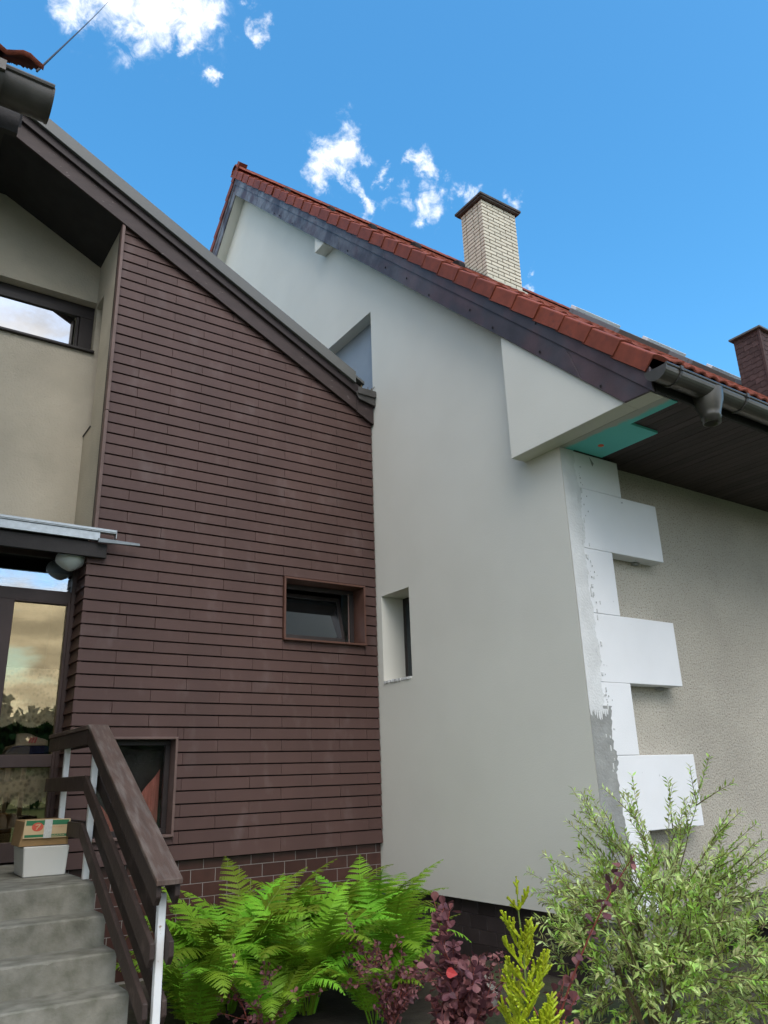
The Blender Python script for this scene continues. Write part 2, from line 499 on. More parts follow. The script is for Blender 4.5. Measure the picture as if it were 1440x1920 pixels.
# ------------------------------------------------------------------ mesh helpers
class MB:
    def __init__(self):
        self.v = []
        self.f = []
        self.smooth = False

    def add(self, vs, fs):
        n = len(self.v)
        self.v += [tuple(p) for p in vs]
        self.f += [tuple(i + n for i in f) for f in fs]
        return self

    def hexa(self, p):
        return self.add(p, [(0, 3, 2, 1), (4, 5, 6, 7), (0, 1, 5, 4), (1, 2, 6, 5), (2, 3, 7, 6), (3, 0, 4, 7)])

    def box(self, x0, x1, y0, y1, z0, z1):
        return self.hexa([(x0, y0, z0), (x1, y0, z0), (x1, y1, z0), (x0, y1, z0),
                          (x0, y0, z1), (x1, y0, z1), (x1, y1, z1), (x0, y1, z1)])

    def prism(self, poly, vec):
        n = len(poly)
        vec = Vector(vec)
        vs = [Vector(p) for p in poly] + [Vector(p) + vec for p in poly]
        fs = [tuple(range(n - 1, -1, -1)), tuple(range(n, 2 * n))]
        fs += [(i, (i + 1) % n, (i + 1) % n + n, i + n) for i in range(n)]
        return self.add(vs, fs)

    def poly_yz(self, poly, x0, x1):
        return self.prism([(x0, y, z) for y, z in poly], (x1 - x0, 0, 0))

    def poly_xz(self, poly, y0, y1):
        return self.prism([(x, y0, z) for x, z in poly], (0, y1 - y0, 0))

    def tube(self, pts, rad, n=6, cap=True):
        pts = [Vector(p) for p in pts]
        if isinstance(rad, (int, float)):
            rad = [rad] * len(pts)
        base = len(self.v)
        for i, p in enumerate(pts):
            t = (pts[min(i + 1, len(pts) - 1)] - pts[max(i - 1, 0)]).normalized()
            a = t.cross(Vector((0, 0, 1)))
            if a.length < 0.05:
                a = t.cross(Vector((0, 1, 0)))
            a.normalize()
            b = t.cross(a)
            for k in range(n):
                th = 2 * math.pi * k / n
                self.v.append(tuple(p + a * (math.cos(th) * rad[i]) + b * (math.sin(th) * rad[i])))
        for i in range(len(pts) - 1):
            for k in range(n):
                k2 = (k + 1) % n
                self.f.append((base + i * n + k, base + i * n + k2, base + (i + 1) * n + k2, base + (i + 1) * n + k))
        if cap:
            self.f.append(tuple(base + k for k in range(n - 1, -1, -1)))
            self.f.append(tuple(base + (len(pts) - 1) * n + k for k in range(n)))
        return self

    def lathe(self, prof, cx, cy, n=24):
        base = len(self.v)
        for r, z in prof:
            for k in range(n):
                th = 2 * math.pi * k / n
                self.v.append((cx + r * math.cos(th), cy + r * math.sin(th), z))
        for i in range(len(prof) - 1):
            for k in range(n):
                k2 = (k + 1) % n
                self.f.append((base + i * n + k, base + i * n + k2, base + (i + 1) * n + k2, base + (i + 1) * n + k))
        return self

    def mesh(self, name, mat, bevel=0.0, smooth=False, seg=1):
        me = bpy.data.meshes.new(name)
        me.from_pydata(self.v, [], self.f)
        bm = bmesh.new()
        bm.from_mesh(me)
        bmesh.ops.recalc_face_normals(bm, faces=bm.faces)
        if bevel:
            ed = [e for e in bm.edges if len(e.link_faces) == 2 and e.calc_face_angle(0) > 0.5]
            bmesh.ops.bevel(bm, geom=ed, offset=bevel, segments=seg, affect='EDGES', clamp_overlap=True)
        bm.to_mesh(me)
        bm.free()
        if mat:
            me.materials.append(mat)
        if smooth:
            me.polygons.foreach_set('use_smooth', [True] * len(me.polygons))
        return me

    def build(self, name, mat, parent=None, bevel=0.0, smooth=False, seg=1):
        return link(name, self.mesh(name, mat, bevel, smooth, seg), parent)


def raw_mesh(name, v, f, mat, smooth=False):
    me = bpy.data.meshes.new(name)
    me.from_pydata(v, [], f)
    me.materials.append(mat)
    if smooth:
        me.polygons.foreach_set('use_smooth', [True] * len(me.polygons))
    return me


def link(name, me, parent=None, loc=None, rot=None, scl=None):
    o = bpy.data.objects.new(name, me)
    col.objects.link(o)
    if parent is not None:
        o.parent = parent
        if parent.get('base'):
            o.matrix_parent_inverse = Matrix.Translation(-Vector(parent['base']))
    if loc is not None:
        o.location = loc
    if rot is not None:
        o.rotation_euler = rot
    if scl is not None:
        o.scale = scl
    return o


def tag(o, label, cat, group=None, kind=None):
    if label:
        o['label'] = label
    if cat:
        o['category'] = cat
    if group:
        o['group'] = group
    if kind:
        o['kind'] = kind
    return o


def thing(name, loc, label, cat, group=None, world=True):
    """an Empty at the thing's base; parts are modelled in world coordinates when world is True, else in local ones"""
    o = bpy.data.objects.new(name, None)
    col.objects.link(o)
    o.location = loc
    o.empty_display_size = 0.2
    if world:
        o['base'] = [float(c) for c in loc]
    return tag(o, label, cat, group)


def box_obj(name, mat, parent, x0, x1, y0, y1, z0, z1, bevel=0.0):
    return MB().box(x0, x1, y0, y1, z0, z1).build(name, mat, parent, bevel)


rnd = random.Random(7)

# ------------------------------------------------------------------ ground
g = MB()
N = 40
for i in range(N + 1):
    for j in range(N + 1):
        x = -10 + 25 * i / N
        y = -6 + 24 * j / N
        g.v.append((x, y, 0.03 * math.sin(x * 2.1) * math.cos(y * 1.7) - 0.03))
for i in range(N):
    for j in range(N):
        a = i * (N + 1) + j
        g.f.append((a, a + N + 1, a + N + 2, a + 1))
tag(g.build('ground', SOIL, None, 0, True), None, None, None, 'structure')

LAWN = M('lawn_green', (0.055, 0.085, 0.025), 0.95, 0.15, 0.4)
tag(MB().add([(-400, -400, -0.12), (400, -400, -0.12), (400, 400, -0.12), (-400, 400, -0.12)], [(0, 1, 2, 3)]).build('lawn', LAWN, None), None, None, None, 'structure')

# ================================================================== WHITE HOUSE
XW, XB = 5.06, 4.873
wh = thing('white_house', (5.06, 4.45, 0), 'tall white rendered house with red tiled roof and brick chimney on right', 'house')
TH = math.atan(0.991)
cT, sT = math.cos(TH), math.sin(TH)
RY = 11.80                                   # ridge line


def zb(y):                                    # underside of the rake board
    return 4.361 + 0.991 * (min(y, 2 * RY - y) - 3.535)


def face_wall(rects, polys):
    pass


# gable wall: front faces plus the reveals of its two recesses
gw = MB()


def fy(poly, x=XW):
    gw.add([(x, y, z) for y, z in poly], [tuple(range(len(poly)))])


NY0, NY1, NZ0, NZ1, NX = 6.86, 7.41, 2.575, 3.57, 5.37          # small window niche
RY0, RY1, RZ0, RZ1, RX = 7.463, 9.6, 5.85, 7.50, 5.22           # roof-junction recess
ZS = 5.2
YE = 2 * RY - 4.45
zt = lambda y: zb(y) + 0.06
for poly in (
        [(4.45, 0.463), (NY0, 0.463), (NY0, ZS), (4.45, ZS)],
        [(NY0, 0.463), (NY1, 0.463), (NY1, NZ0), (NY0, NZ0)],
        [(NY0, NZ1), (NY1, NZ1), (NY1, ZS), (NY0, ZS)],
        [(NY1, 0.463), (YE, 0.463), (YE, ZS), (NY1, ZS)],
        [(4.45, ZS), (RY0, ZS), (RY0, zt(RY0)), (4.45, zt(4.45))],
        [(RY0, ZS), (RY1, ZS), (RY1, RZ0), (RY0, RZ0)],
        [(RY0, RZ1), (RY1, RZ1), (RY1, zt(RY1)), (RY0, zt(RY0))],
        [(RY1, ZS), (YE, ZS), (YE, zt(YE)), (RY, zt(RY)), (RY1, zt(RY1))]):
    fy(poly)


def reveal(y0, y1, z0, z1, x1):
    x0 = XW
    gw.add([(x0, y0, z0), (x1, y0, z0), (x1, y0, z1), (x0, y0, z1), (x0, y1, z0), (x1, y1, z0), (x1, y1, z1), (x0, y1, z1)],
           [(0, 1, 2, 3), (4, 7, 6, 5), (3, 2, 6, 7), (0, 4, 5, 1)])


reveal(NY0, NY1, NZ0, NZ1, NX)
reveal(RY0, RY1, RZ0, RZ1, RX)
gw.add([(XW, 4.45, 0.463), (5.2, 4.45, 0.463), (5.2, YE, 0.463), (XW, YE, 0.463)], [(0, 1, 2, 3)])
gw.add([(XW, 4.45, 0.463), (5.12, 4.45, 0.463), (5.12, 4.45, 4.40), (XW, 4.45, 5.4)], [(0, 1, 2, 3)])
gable = gw.build('gable_wall', WHITE, wh)
# recess backing: pale blue-grey sheet
RECB = M('recess_sheet', (0.30, 0.34, 0.38), 0.5, 0.08, 3)
box_obj('flashing_sheet', RECB, wh, RX, RX + 0.02, RY0 - 0.02, RY1 + 0.02, RZ0 - 0.02, RZ1 + 0.02)
# niche window
w = box_obj('window', FRAMEW, wh, NX, NX + 0.05, NY0, NY1, NZ0, NZ1)
tag(w, 'narrow dark window deep in the white wall niche', None)
box_obj('pane', GLASS_DARK, w, NX - 0.012, NX - 0.004, NY0 + 0.09, NY1 - 0.07, NZ0 + 0.08, NZ1 - 0.08)
sl = MB()
for i in range(16):
    y = NY0 + 0.02 + (NY1 - NY0 - 0.06) * i / 15
    s = rnd.uniform(0.008, 0.02)
    sl.box(XW - s * 0.8, XW + 0.05, y, y + rnd.uniform(0.015, 0.04), NZ0 - 0.012 - s * 0.3, NZ0 + 0.006 + s * 0.3)
sl.build('rough_sill_edge', PLASTER, wh)

# bracket box at the eaves and small corbel
MB().poly_yz([(3.56, 4.366), (4.884, 4.366), (4.884, zb(4.884) + 0.03), (3.56, zb(3.56) + 0.03)], XB, XW).build('eaves_bracket', WHITE, wh, 0.004)
MB().poly_yz([(8.387, 9.14), (8.652, 9.14), (8.652, zb(8.652) + 0.03), (8.387, zb(8.387) + 0.03)], XB, XW).build('corbel', WHITE, wh, 0.004)
# rake soffit strips
for sgn in (1, -1):
    pts = [(3.60, zb(3.60) + 0.004), (RY, zb(RY) + 0.004), (RY, zb(RY) + 0.05), (3.60, zb(3.60) + 0.05)]
    if sgn < 0:
        pts = [(2 * RY - y, z) for y, z in pts]
    MB().poly_yz(pts, XB, XW + 0.05).build('rake_soffit', WHITE, wh)
# rake boards
for sgn in (1, -1):
    mir = (lambda y: y) if sgn > 0 else (lambda y: 2 * RY - y)
    for (ya, yb2) in ((3.26, 3.93), (3.935, 7.9), (7.904, RY)):
        if ya < 3.3:
            poly = [(3.535, 4.361), (3.262, 4.353), (yb2 + 0.10, zb(yb2 + .1) + 0.255), (yb2, zb(yb2))]
            poly = [(3.535, zb(3.535)), (3.27, 4.352), (yb2 + 0.13, zb(yb2 + .13) + 0.255), (yb2, zb(yb2))]
        else:
            a = ya + (0.13 if ya < 5 else 0.0)
            poly = [(ya, zb(ya)), (a, zb(a) + 0.255), (yb2, zb(yb2) + 0.255), (yb2, zb(yb2))]
        MB().poly_yz([(mir(y), z) for y, z in poly], 4.848, 4.873).build('rake_board', WFASCIA, wh, 0.003)
    for (ya, yb2) in ((3.25, 6.8), (6.803, RY)):
        poly = [(ya, zb(ya) + 0.25), (yb2, zb(yb2) + 0.25), (yb2, zb(yb2) + 0.47), (ya, zb(ya) + 0.47)]
        MB().poly_yz([(mir(y), z) for y, z in poly], 4.838, 4.862).build('rake_board', WFASCIA, wh, 0.003)
# nail heads on the rake boards
nh = MB()
for i in range(16):
    y = 3.9 + i * 0.48
    for dz in (0.08, 0.38):
        if rnd.random() < 0.3:
            continue
        yy = y + rnd.uniform(-.2, .2)
        dz += rnd.uniform(-.05, .05)
        nh.box(4.834, 4.8415, yy, yy + 0.016, zb(yy) + dz, zb(yy) + dz + 0.02)
nh.build('nail_heads', BLACK, wh)['kind'] = 'stuff'

# roof deck, near and far slope
XE = 19.5
roof = MB().poly_yz([(3.27, zb(3.27) + 0.30), (RY, zb(RY) + 0.30), (2 * RY - 3.27, zb(3.27) + 0.30),
                     (2 * RY - 3.27, zb(3.27) + 0.46), (RY, zb(RY) + 0.46), (3.27, zb(3.27) + 0.46)], 4.865, XE).build('roof', DARK, wh)


# roof tiles (double-trough profile), local: X across, Y up the slope, Z out of the roof
def tile_local(wd=0.30, ln=0.43, thick=0.022):
    v, f = [], []
    n = 10
    for j, (yy, zo) in enumerate(((0, 0.030), (ln, 0.0))):
        for k in range(n + 1):
            u = k / n
            h = 0.028 * (0.5 - 0.5 * math.cos(u * 4 * math.pi)) ** 0.8
            v.append((u * (wd + 0.012), yy, zo + h))
    for k in range(n + 1):
        u = k / n
        h = 0.028 * (0.5 - 0.5 * math.cos(u * 4 * math.pi)) ** 0.8
        v.append((u * (wd + 0.012), 0.006, 0.030 + h - thick))
    for k in range(n):
        f.append((k, k + 1, n + 2 + k, n + 1 + k))
        f.append((k, 2 * n + 2 + k, 2 * n + 3 + k, k + 1))
    return v, f


PITCHY = 0.2725
Z_T = 0.555                                       # tile plane above zb, vertical
tv, tf = tile_local()
slope_m = Matrix(((1, 0, 0), (0, cT, -sT), (0, sT, cT)))
tile_me = raw_mesh('roof_tile', [tuple(slope_m @ Vector(p)) for p in tv], tf, RTILE, True)
rest_v, rest_f = [], []
ncol = int((XE - 5.02) / 0.30)
NR = 32
for rrow in range(NR):
    y = 3.17 + rrow * PITCHY
    if y > RY - 0.2:
        break
    for c in range(ncol):
        x = 5.02 + c * 0.30
        z = zb(y) + Z_T + 0.012
        if rrow < 5 and c < 40:
            o = link('roof_tile', tile_me, roof, (x, y, z + rnd.uniform(-.003, .003)), (rnd.uniform(-.008, .008), rnd.uniform(-.01, .01), 0))
        else:
            n0 = len(rest_v)
            dz = rnd.uniform(-.004, .004)
            rest_v += [tuple(slope_m @ Vector(p) + Vector((x, y, z + dz))) for p in tv]
            rest_f += [tuple(i + n0 for i in q) for q in tf]
# far slope
for rrow in range(NR):
    y = 3.17 + rrow * PITCHY
    for c in range(0, ncol, 1):
        if c > 12:
            break
        x = 5.02 + c * 0.30
        n0 = len(rest_v)
        z = zb(y) + Z_T - 0.045
        for p in tv:
            q = slope_m @ Vector(p) + Vector((x, y, z))
            rest_v.append((q.x, 2 * RY - q.y, q.z))
        rest_f += [tuple(i + n0 for i in reversed(q)) for q in tf]
o = link('roof_tile_field', raw_mesh('roof_tile_field', rest_v, rest_f, RTILE, True), roof)
o['kind'] = 'stuff'


# verge tiles: a side flap below a rounded top strip
def verge_mesh():
    b = MB()
    L = PITCHY / cT + 0.035
    prof = [(0.0, -0.146), (0.018, -0.146), (0.020, -0.03), (0.20, -0.025), (0.215, 0.004), (0.12, 0.014), (0.05, 0.012), (0.006, 0.004), (0.0, -0.004)]
    n = len(prof)
    for yy, dz, dx in ((0, 0.014, -0.006), (L, -0.004, 0.006)):
        for px, pz in prof:
            b.v.append(tuple(slope_m @ Vector((px + dx, yy, pz + dz))))
    b.f += [(i, (i + 1) % n, (i + 1) % n + n, i + n) for i in range(n)]
    b.f += [tuple(range(n - 1, -1, -1)), tuple(range(n, 2 * n))]
    return b.mesh('verge_tile', RTILE, 0.003)


vm = verge_mesh()
for i in range(NR):
    y = 3.19 + i * PITCHY
    if y > RY - 0.12:
        break
    link('verge_tile', vm, roof, (4.818 + rnd.uniform(-.004, .004), y, zb(y) + Z_T + 0.035 + rnd.uniform(-.003, .003)),
         (rnd.uniform(-.012, .012), rnd.uniform(-.015, .015), rnd.uniform(-.01, .01)))
vm2 = vm.copy()
for vtx in vm2.vertices:
    vtx.co.y = -vtx.co.y
vm2.flip_normals()
for i in range(18, NR):
    y = 3.19 + i * PITCHY
    if y > RY - 0.12:
        break
    link('verge_tile', vm2, roof, (4.818, 2 * RY - y, zb(y) + Z_T + 0.035), (rnd.uniform(-.012, .012), 0, 0))
# ridge tiles
rb = MB()
nseg = 8
ridge_prof = [(0.13 * math.cos(math.pi * k / nseg), 0.13 * math.sin(math.pi * k / nseg)) for k in range(nseg + 1)]
ridge_prof += [(0.11 * math.cos(math.pi * k / nseg), 0.11 * math.sin(math.pi * k / nseg)) for k in range(nseg, -1, -1)]
rb.poly_yz(ridge_prof, 0, 0.40)
rme = rb.mesh('ridge_tile', RTILE)
for i in range(36):
    link('ridge_tile', rme, roof, (4.80 + i * 0.385, RY, zb(RY) + Z_T + 0.02), (0, R(1.5), 0))

# snow-guard / ventilation bumps on the slope behind the verge
vb = MB()
vb.poly_yz([(0.11 * math.cos(math.pi * k / 10), 0.11 * math.sin(math.pi * k / 10)) for k in range(11)], 0, 0.10)
vme = vb.mesh('vent_cap', BLACK, 0.008)
for y in (10.60, 9.0, 7.82, 6.815, 5.99):
    link('vent_cap', vme, roof, (5.30, y, zb(y) + Z_T + 0.005), (TH * 0.55, 0, 0))

# roof windows seen on edge
STRIPM = M('pale_metal', (0.72, 0.74, 0.76), 0.35, 0.05, 4)
for x0 in (7.87, 9.48, 11.15, 12.78):
    f_ = MB()
    L, H0, H1 = 1.08, 0.02, 0.125
    y0 = 5.72
    base = Vector((x0, y0, zb(y0) + Z_T))
    for (a, b_, c_, d_) in ((0, L, 0, 0.08), (0, L, 1.02, 1.10), (0, 0.08, 0.08, 1.02), (L - 0.08, L, 0.08, 1.02)):
        f_.hexa([base + slope_m @ Vector(p) for p in ((a, c_, H0), (b_, c_, H0), (b_, d_, H0), (a, d_, H0), (a, c_, H1), (b_, c_, H1), (b_, d_, H1), (a, d_, H1))])
    s = f_.build('roof_window', M('roof_window_frame', (0.16, 0.165, 0.17), 0.4, 0.1) if 'roof_window_frame' not in MATS else MATS['roof_window_frame'], wh, 0.006)
    p_ = MB().hexa([base + slope_m @ Vector(p) for p in ((.06, .06, .05), (L - .06, .06, .05), (L - .06, 1.04, .05), (.06, 1.04, .05), (.06, .06, .12), (L - .06, .06, .12), (L - .06, 1.04, .12), (.06, 1.04, .12))])
    p_.build('pane', GLASS_DARK, s)
    t_ = MB().hexa([base + slope_m @ Vector(p) for p in ((.02, 1.0, .125), (L - .1, 1.0, .125), (L - .1, 1.13, .125), (.02, 1.13, .125), (.02, 1.0, .17), (L - .1, 1.0, .17), (L - .1, 1.13, .17), (.02, 1.13, .17))])
    t_.build('cover_strip', STRIPM, s, 0.004)

# brick chimney
CX0, CX1, CY0, CY1, CZ0, CZ1 = 7.50, 8.27, 7.675, 8.20, 8.75, 10.65
ch = box_obj('chimney', MORTAR, wh, CX0 + 0.008, CX1 - 0.008, CY0 + 0.008, CY1 - 0.008, CZ0, CZ1)
tag(ch, 'pale brick chimney on the red roof', None)
HC = 0.0695
BL = 0.2567
bmesh_cache = {}


def brick(dx, dy):
    k = (round(dx, 3), round(dy, 3))
    if k not in bmesh_cache:
        bmesh_cache[k] = MB().box(0, dx, 0, dy, 0, HC - 0.014).mesh('brick', BRICK, 0.003)
    return bmesh_cache[k]


J = 0.014
nrow = int((CZ1 - CZ0) / HC)
for rr in range(nrow):
    z = CZ1 - (rr + 1) * HC + 0.004
    th = 0.10
    # long faces (-Y and +Y)
    for (ya, yb2) in ((CY0, CY0 + th), (CY1 - th, CY1)):
        x = CX0
        first = BL if rr % 2 == 0 else BL / 2
        while x < CX1 - 0.02:
            x2 = min(CX1, x + first)
            link('brick', brick(x2 - x - (J if x2 < CX1 else 0), th), ch, (x, ya + rnd.uniform(-.0015, .0015), z))
            x = x2
            first = BL
    for (xa, xb) in ((CX0, CX0 + th), (CX1 - th, CX1)):
        if xa > CX0 and rr > 0:
            continue
        y = CY0 + th + J
        first = BL - th - J if rr % 2 == 1 else BL / 2 - 0.01
        while y < CY1 - th - 0.02:
            y2 = min(CY1 - th, y + max(first, 0.03))
            link('brick', brick(th, y2 - y - J), ch, (xa + rnd.uniform(-.0015, .0015), y, z))
            y = y2
            first = BL
cp = MB().box(CX0 - 0.055, CX1 + 0.06, CY0 - 0.055, CY1 + 0.06, CZ1, CZ1 + 0.03)
cp.box(CX0 - 0.075, CX1 + 0.08, CY0 - 0.075, CY1 + 0.08, CZ1 + 0.03, CZ1 + 0.075)
cp.build('cap', CAPSTONE, ch, 0.006)
fl = MB()
y0, y1 = CY0 - 0.10, CY1 + 0.1
fl.poly_yz([(y0, zb(y0) + Z_T - .03), (y1, zb(y1) + Z_T - .03), (y1, zb(y1) + Z_T + .10), (y0, zb(y0) + Z_T + .10)], CX0 - 0.05, CX0 - 0.012)
fl.build('flashing', GUTTERD, ch, 0.004)
fl = MB()
fl.poly_yz([(CY0 - 0.16, zb(CY0 - .16) + Z_T - 0.02), (CY0 - 0.008, zb(CY0) + Z_T + 0.0), (CY0 - 0.008, zb(CY0) + Z_T + 0.10), (CY0 - 0.05, zb(CY0) + Z_T + .06)], CX0 - 0.02, CX1 + 0.05)
fl.build('mortar_collar', MORTARL, ch)

# shingle-clad chimney further along the roof
SX0, SX1, SY0, SY1 = 11.0, 11.95, 5.36, 5.80
SZ1 = 8.05
sc = box_obj('chimney', MORTAR, wh, SX0 + 0.015, SX1 - 0.015, SY0 + 0.015, SY1 - 0.015, 6.5, SZ1)
tag(sc, 'dark brown shingle-clad chimney at right edge', None)


def shingle(dx):
    b = MB()
    b.hexa([(0, -0.009, 0), (dx, -0.007, 0.022), (dx, 0.0, 0.022), (0, 0.0, 0.0), (0, -0.003, 0.105), (dx, -0.002, 0.105), (dx, 0, 0.105), (0, 0, 0.105)])
    return b.mesh('shingle', SHINGLE)


sh_cache = {}
for rr in range(14):
    z = SZ1 - 0.09 - rr * 0.088
    for face, W_ in ((0, SX1 - SX0), (1, SY1 - SY0)):
        a = -0.074 if rr % 2 else 0.0
        while a < W_ - 0.01:
            a0, a1 = max(0.0, a), min(W_, a + 0.145)
            k_ = round(a1 - a0, 3)
            if k_ > 0.02:
                if k_ not in sh_cache:
                    sh_cache[k_] = shingle(k_)
                if face == 0:
                    link('shingle', sh_cache[k_], sc, (SX0 + a0, SY0 + 0.012, z))
                else:
                    link('shingle', sh_cache[k_], sc, (SX0 + 0.012, SY1 - a0, z), (0, 0, -math.pi / 2))
            a += 0.148
box_obj('cap', MATS['cap_metal_grey'], sc, SX0 - 0.05, SX1 + 0.05, SY0 - 0.05, SY1 + 0.05, SZ1, SZ1 + 0.035, 0.005)
box_obj('corner_strip', SHINGLE, sc, SX0 - 0.012, SX0 + 0.03, SY0 - 0.012, SY0 + 0.03, 6.6, SZ1 - 0.002, 0.004)

# eaves: soffit planks, insulation, gutter
for i in range(70):
    x = 5.14 + i * 0.105
    box_obj('soffit_plank', DARKWOOD, wh, x, x + 0.101, 3.285, 4.615, 4.391 + rnd.uniform(0, .003), 4.41, 0.002)
box_obj('soffit_cover', DARK, wh, 5.08, XE, 3.27, 4.70, 4.418, 4.43)
tb = MB().box(5.063, 5.24, 3.31, 4.448, 4.366, 4.389)
tb.box(5.2405, 5.612, 3.79, 4.43, 4.366, 4.389)
tb.build('insulation_board', TEAL, wh)
jag = MB()
pts = []
for i in range(15):
    y = 3.56 - 0.022 * i
    pts.append((4.88 + rnd.uniform(-.006, .012) + (0.02 if i > 10 else 0), y))
pl = MB()
pl.box(XB + 0.002, 5.062, 3.31, 3.559, 4.3665, 4.389)
pl.build('plaster_patch', WHITE, wh)
dt = MB()
dt.v = [(5.374 + 0.03 * math.cos(t * .5236), 4.232 + 0.026 * math.sin(t * .5236), z) for z in (4.362, 4.3665) for t in range(12)]
dt.f = [tuple(range(12)), tuple(range(12, 24))] + [(i, (i + 1) % 12, (i + 1) % 12 + 12, i + 12) for i in range(12)]
dt.build('dowel_cap', ORANGE, wh)
box_obj('eaves_board', DARK, wh, 4.90, XE, 3.262, 3.284, 4.355, 4.52)

GYC, GZC, GR = 3.166, 4.475, 0.098


def half_pipe(x0, x1, r, t=0.006, n=14):
    b = MB()
    poly = [(GYC - r * math.cos(math.pi * k / n), GZC - r * math.sin(math.pi * k / n)) for k in range(n + 1)]
    poly += [(GYC + (r - t) * math.cos(math.pi * k / n), GZC - (r - t) * math.sin(math.pi * k / n)) for k in range(n + 1)]
    b.poly_yz(poly, x0, x1)
    return b


gut = half_pipe(4.79, 16.5, GR)
gut.tube([(4.79, GYC - GR, GZC + 0.004), (16.5, GYC - GR, GZC + 0.004)], 0.012, 8)
gutter = gut.build('gutter', GUTTER, wh)
n = 14
MB().poly_yz([(GYC - (GR + .004) * math.cos(math.pi * k / n), GZC - (GR + .004) * math.sin(math.pi * k / n)) for k in range(n + 1)], 4.782, 4.794).build('end_cap', GUTTER, gutter)
for i in range(12):
    x = 4.97 + i * 0.89
    b = half_pipe(x - 0.014, x + 0.014, GR + 0.008, 0.007)
    b.box(x - 0.016, x + 0.016, GYC - GR - 0.018, GYC - GR + 0.016, GZC - 0.016, GZC + 0.022)
    b.build('bracket', GUTTERD, gutter)
ou = MB()
ox, oy = 5.47, 3.185
ou.lathe([(0.128, GZC - 0.01), (0.118, GZC - 0.10), (0.088, GZC - 0.19), (0.078, GZC - 0.225), (0.080, GZC - 0.25), (0.072, GZC - 0.255), (0.071, GZC - 0.295), (0.063, GZC - 0.295), (0.063, GZC - 0.20)], ox, oy, 28)
ou.build('outlet', GUTTER, gutter, 0, True)

# long eaves wall, base strip, void below
MB().box(5.13, XE, 4.60, 4.75, 0.446, 4.416).build('eaves_wall', ROUGH, wh)
bs = box_obj('base_strip', GROUTD, wh, 5.13, 14, 4.618, 4.72, 0.232, 0.444)
tme = MB().box(0, 0.232, 0, 0.012, 0, 0.103).mesh('tile', TILEG, 0.002)
for rr in range(2):
    for c in range(16):
        x = 6.02 + c * 0.2355 + (0.118 if rr else 0)
        link('tile', tme, bs, (x, 4.604, 0.338 - rr * 0.107))
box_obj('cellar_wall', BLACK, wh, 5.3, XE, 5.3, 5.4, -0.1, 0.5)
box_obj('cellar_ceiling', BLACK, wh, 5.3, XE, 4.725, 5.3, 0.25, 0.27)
# gable base with black tiles
bs = box_obj('gable_base', GROUTD, wh, 5.122, 5.25, 4.66, 7.56, -0.06, 0.462)
tme = MB().box(0, 0.012, 0, 0.231, 0, 0.1165).mesh('tile', TILED, 0.002)
for rr in range(4):
    z = 0.462 - 0.030 - (rr + 0.0) * 0.1205 - 0.09
    for c in range(13):
        y = 4.665 + c * 0.235 + (0.118 if rr % 2 else 0.0)
        if y + 0.231 > 7.56:
            continue
        link('tile', tme, bs, (5.111, y, z))

# foam blocks stepping down the corner
foam = [(4.007, 4.364, 5.85), (3.431, 4.005, 6.355), (2.845, 3.429, 5.608), (2.256, 2.843, 6.357), (1.664, 2.254, 5.621), (1.072, 1.662, 6.362), (0.47, 1.070, 5.62)]
for z0, z1, x1 in foam:
    fb = MB().box(5.122, x1, 4.447 + rnd.uniform(0, .003), 4.598, z0, z1).build('foam_block', FOAM, wh, 0.004)
# adhesive lumps under the blocks
for (x, z) in ((6.20, 2.24), (6.10, 3.415)):
    MB().box(x - 0.05, x + 0.03, 4.555, 4.60, z - 0.012, z + 0.012).build('adhesive_lump', GREYPL, wh, 0.005)
# plaster skim over the corner with a ragged right edge: white above, bare grey mortar below


def skim(name, z0, z1, mat, y, base, amp, seed, jag_top=False):
    r = random.Random(seed)
    b = MB()
    n = int((z1 - z0) / 0.02)
    L, Rr = [], []
    ph = [r.uniform(0, 6.3) for _ in range(4)]
    for i in range(n + 1):
        z = z0 + (z1 - z0) * i / n
        e = base(z) + amp * (0.5 * math.sin(z * 5 + ph[0]) + 0.3 * math.sin(z * 17 + ph[1]) + 0.2 * math.sin(z * 41 + ph[2])) + r.uniform(-.01, .01)
        L.append((5.0605, y, z))
        Rr.append((e, y, z))
    for i in range(n + 1):
        b.v += [L[i], Rr[i], (Rr[i][0] + 0.004, 4.4475, Rr[i][2])]
    for i in range(n):
        a = 3 * i
        b.f += [(a, a + 1, a + 4, a + 3), (a + 1, a + 2, a + 5, a + 4)]
    return b.build(name, mat, wh)


skim('plaster_skim', 2.03, 4.363, PLASTER, 4.4425, lambda z: 5.245 if z < 3.5 else 5.245 + 0.0 * z, 0.035, 3)
skim('mortar_skim', 0.463, 2.06, GREYPL, 4.4435, lambda z: 5.30 if z > 1.7 else 5.33, 0.035, 5)
fg = MB()
for i in range(9):
    x = 5.062 + i * 0.025
    dz = rnd.uniform(0.02, 0.11)
    fg.add([(x, 4.4418, 2.035), (x + 0.027, 4.4418, 2.035), (x + rnd.uniform(.012, .024), 4.4418, 2.035 - dz), (x + .004, 4.4418, 2.035 - dz * .8)], [(0, 1, 2, 3)])
fg.build('plaster_streaks', PLASTER, wh)['kind'] = 'stuff'
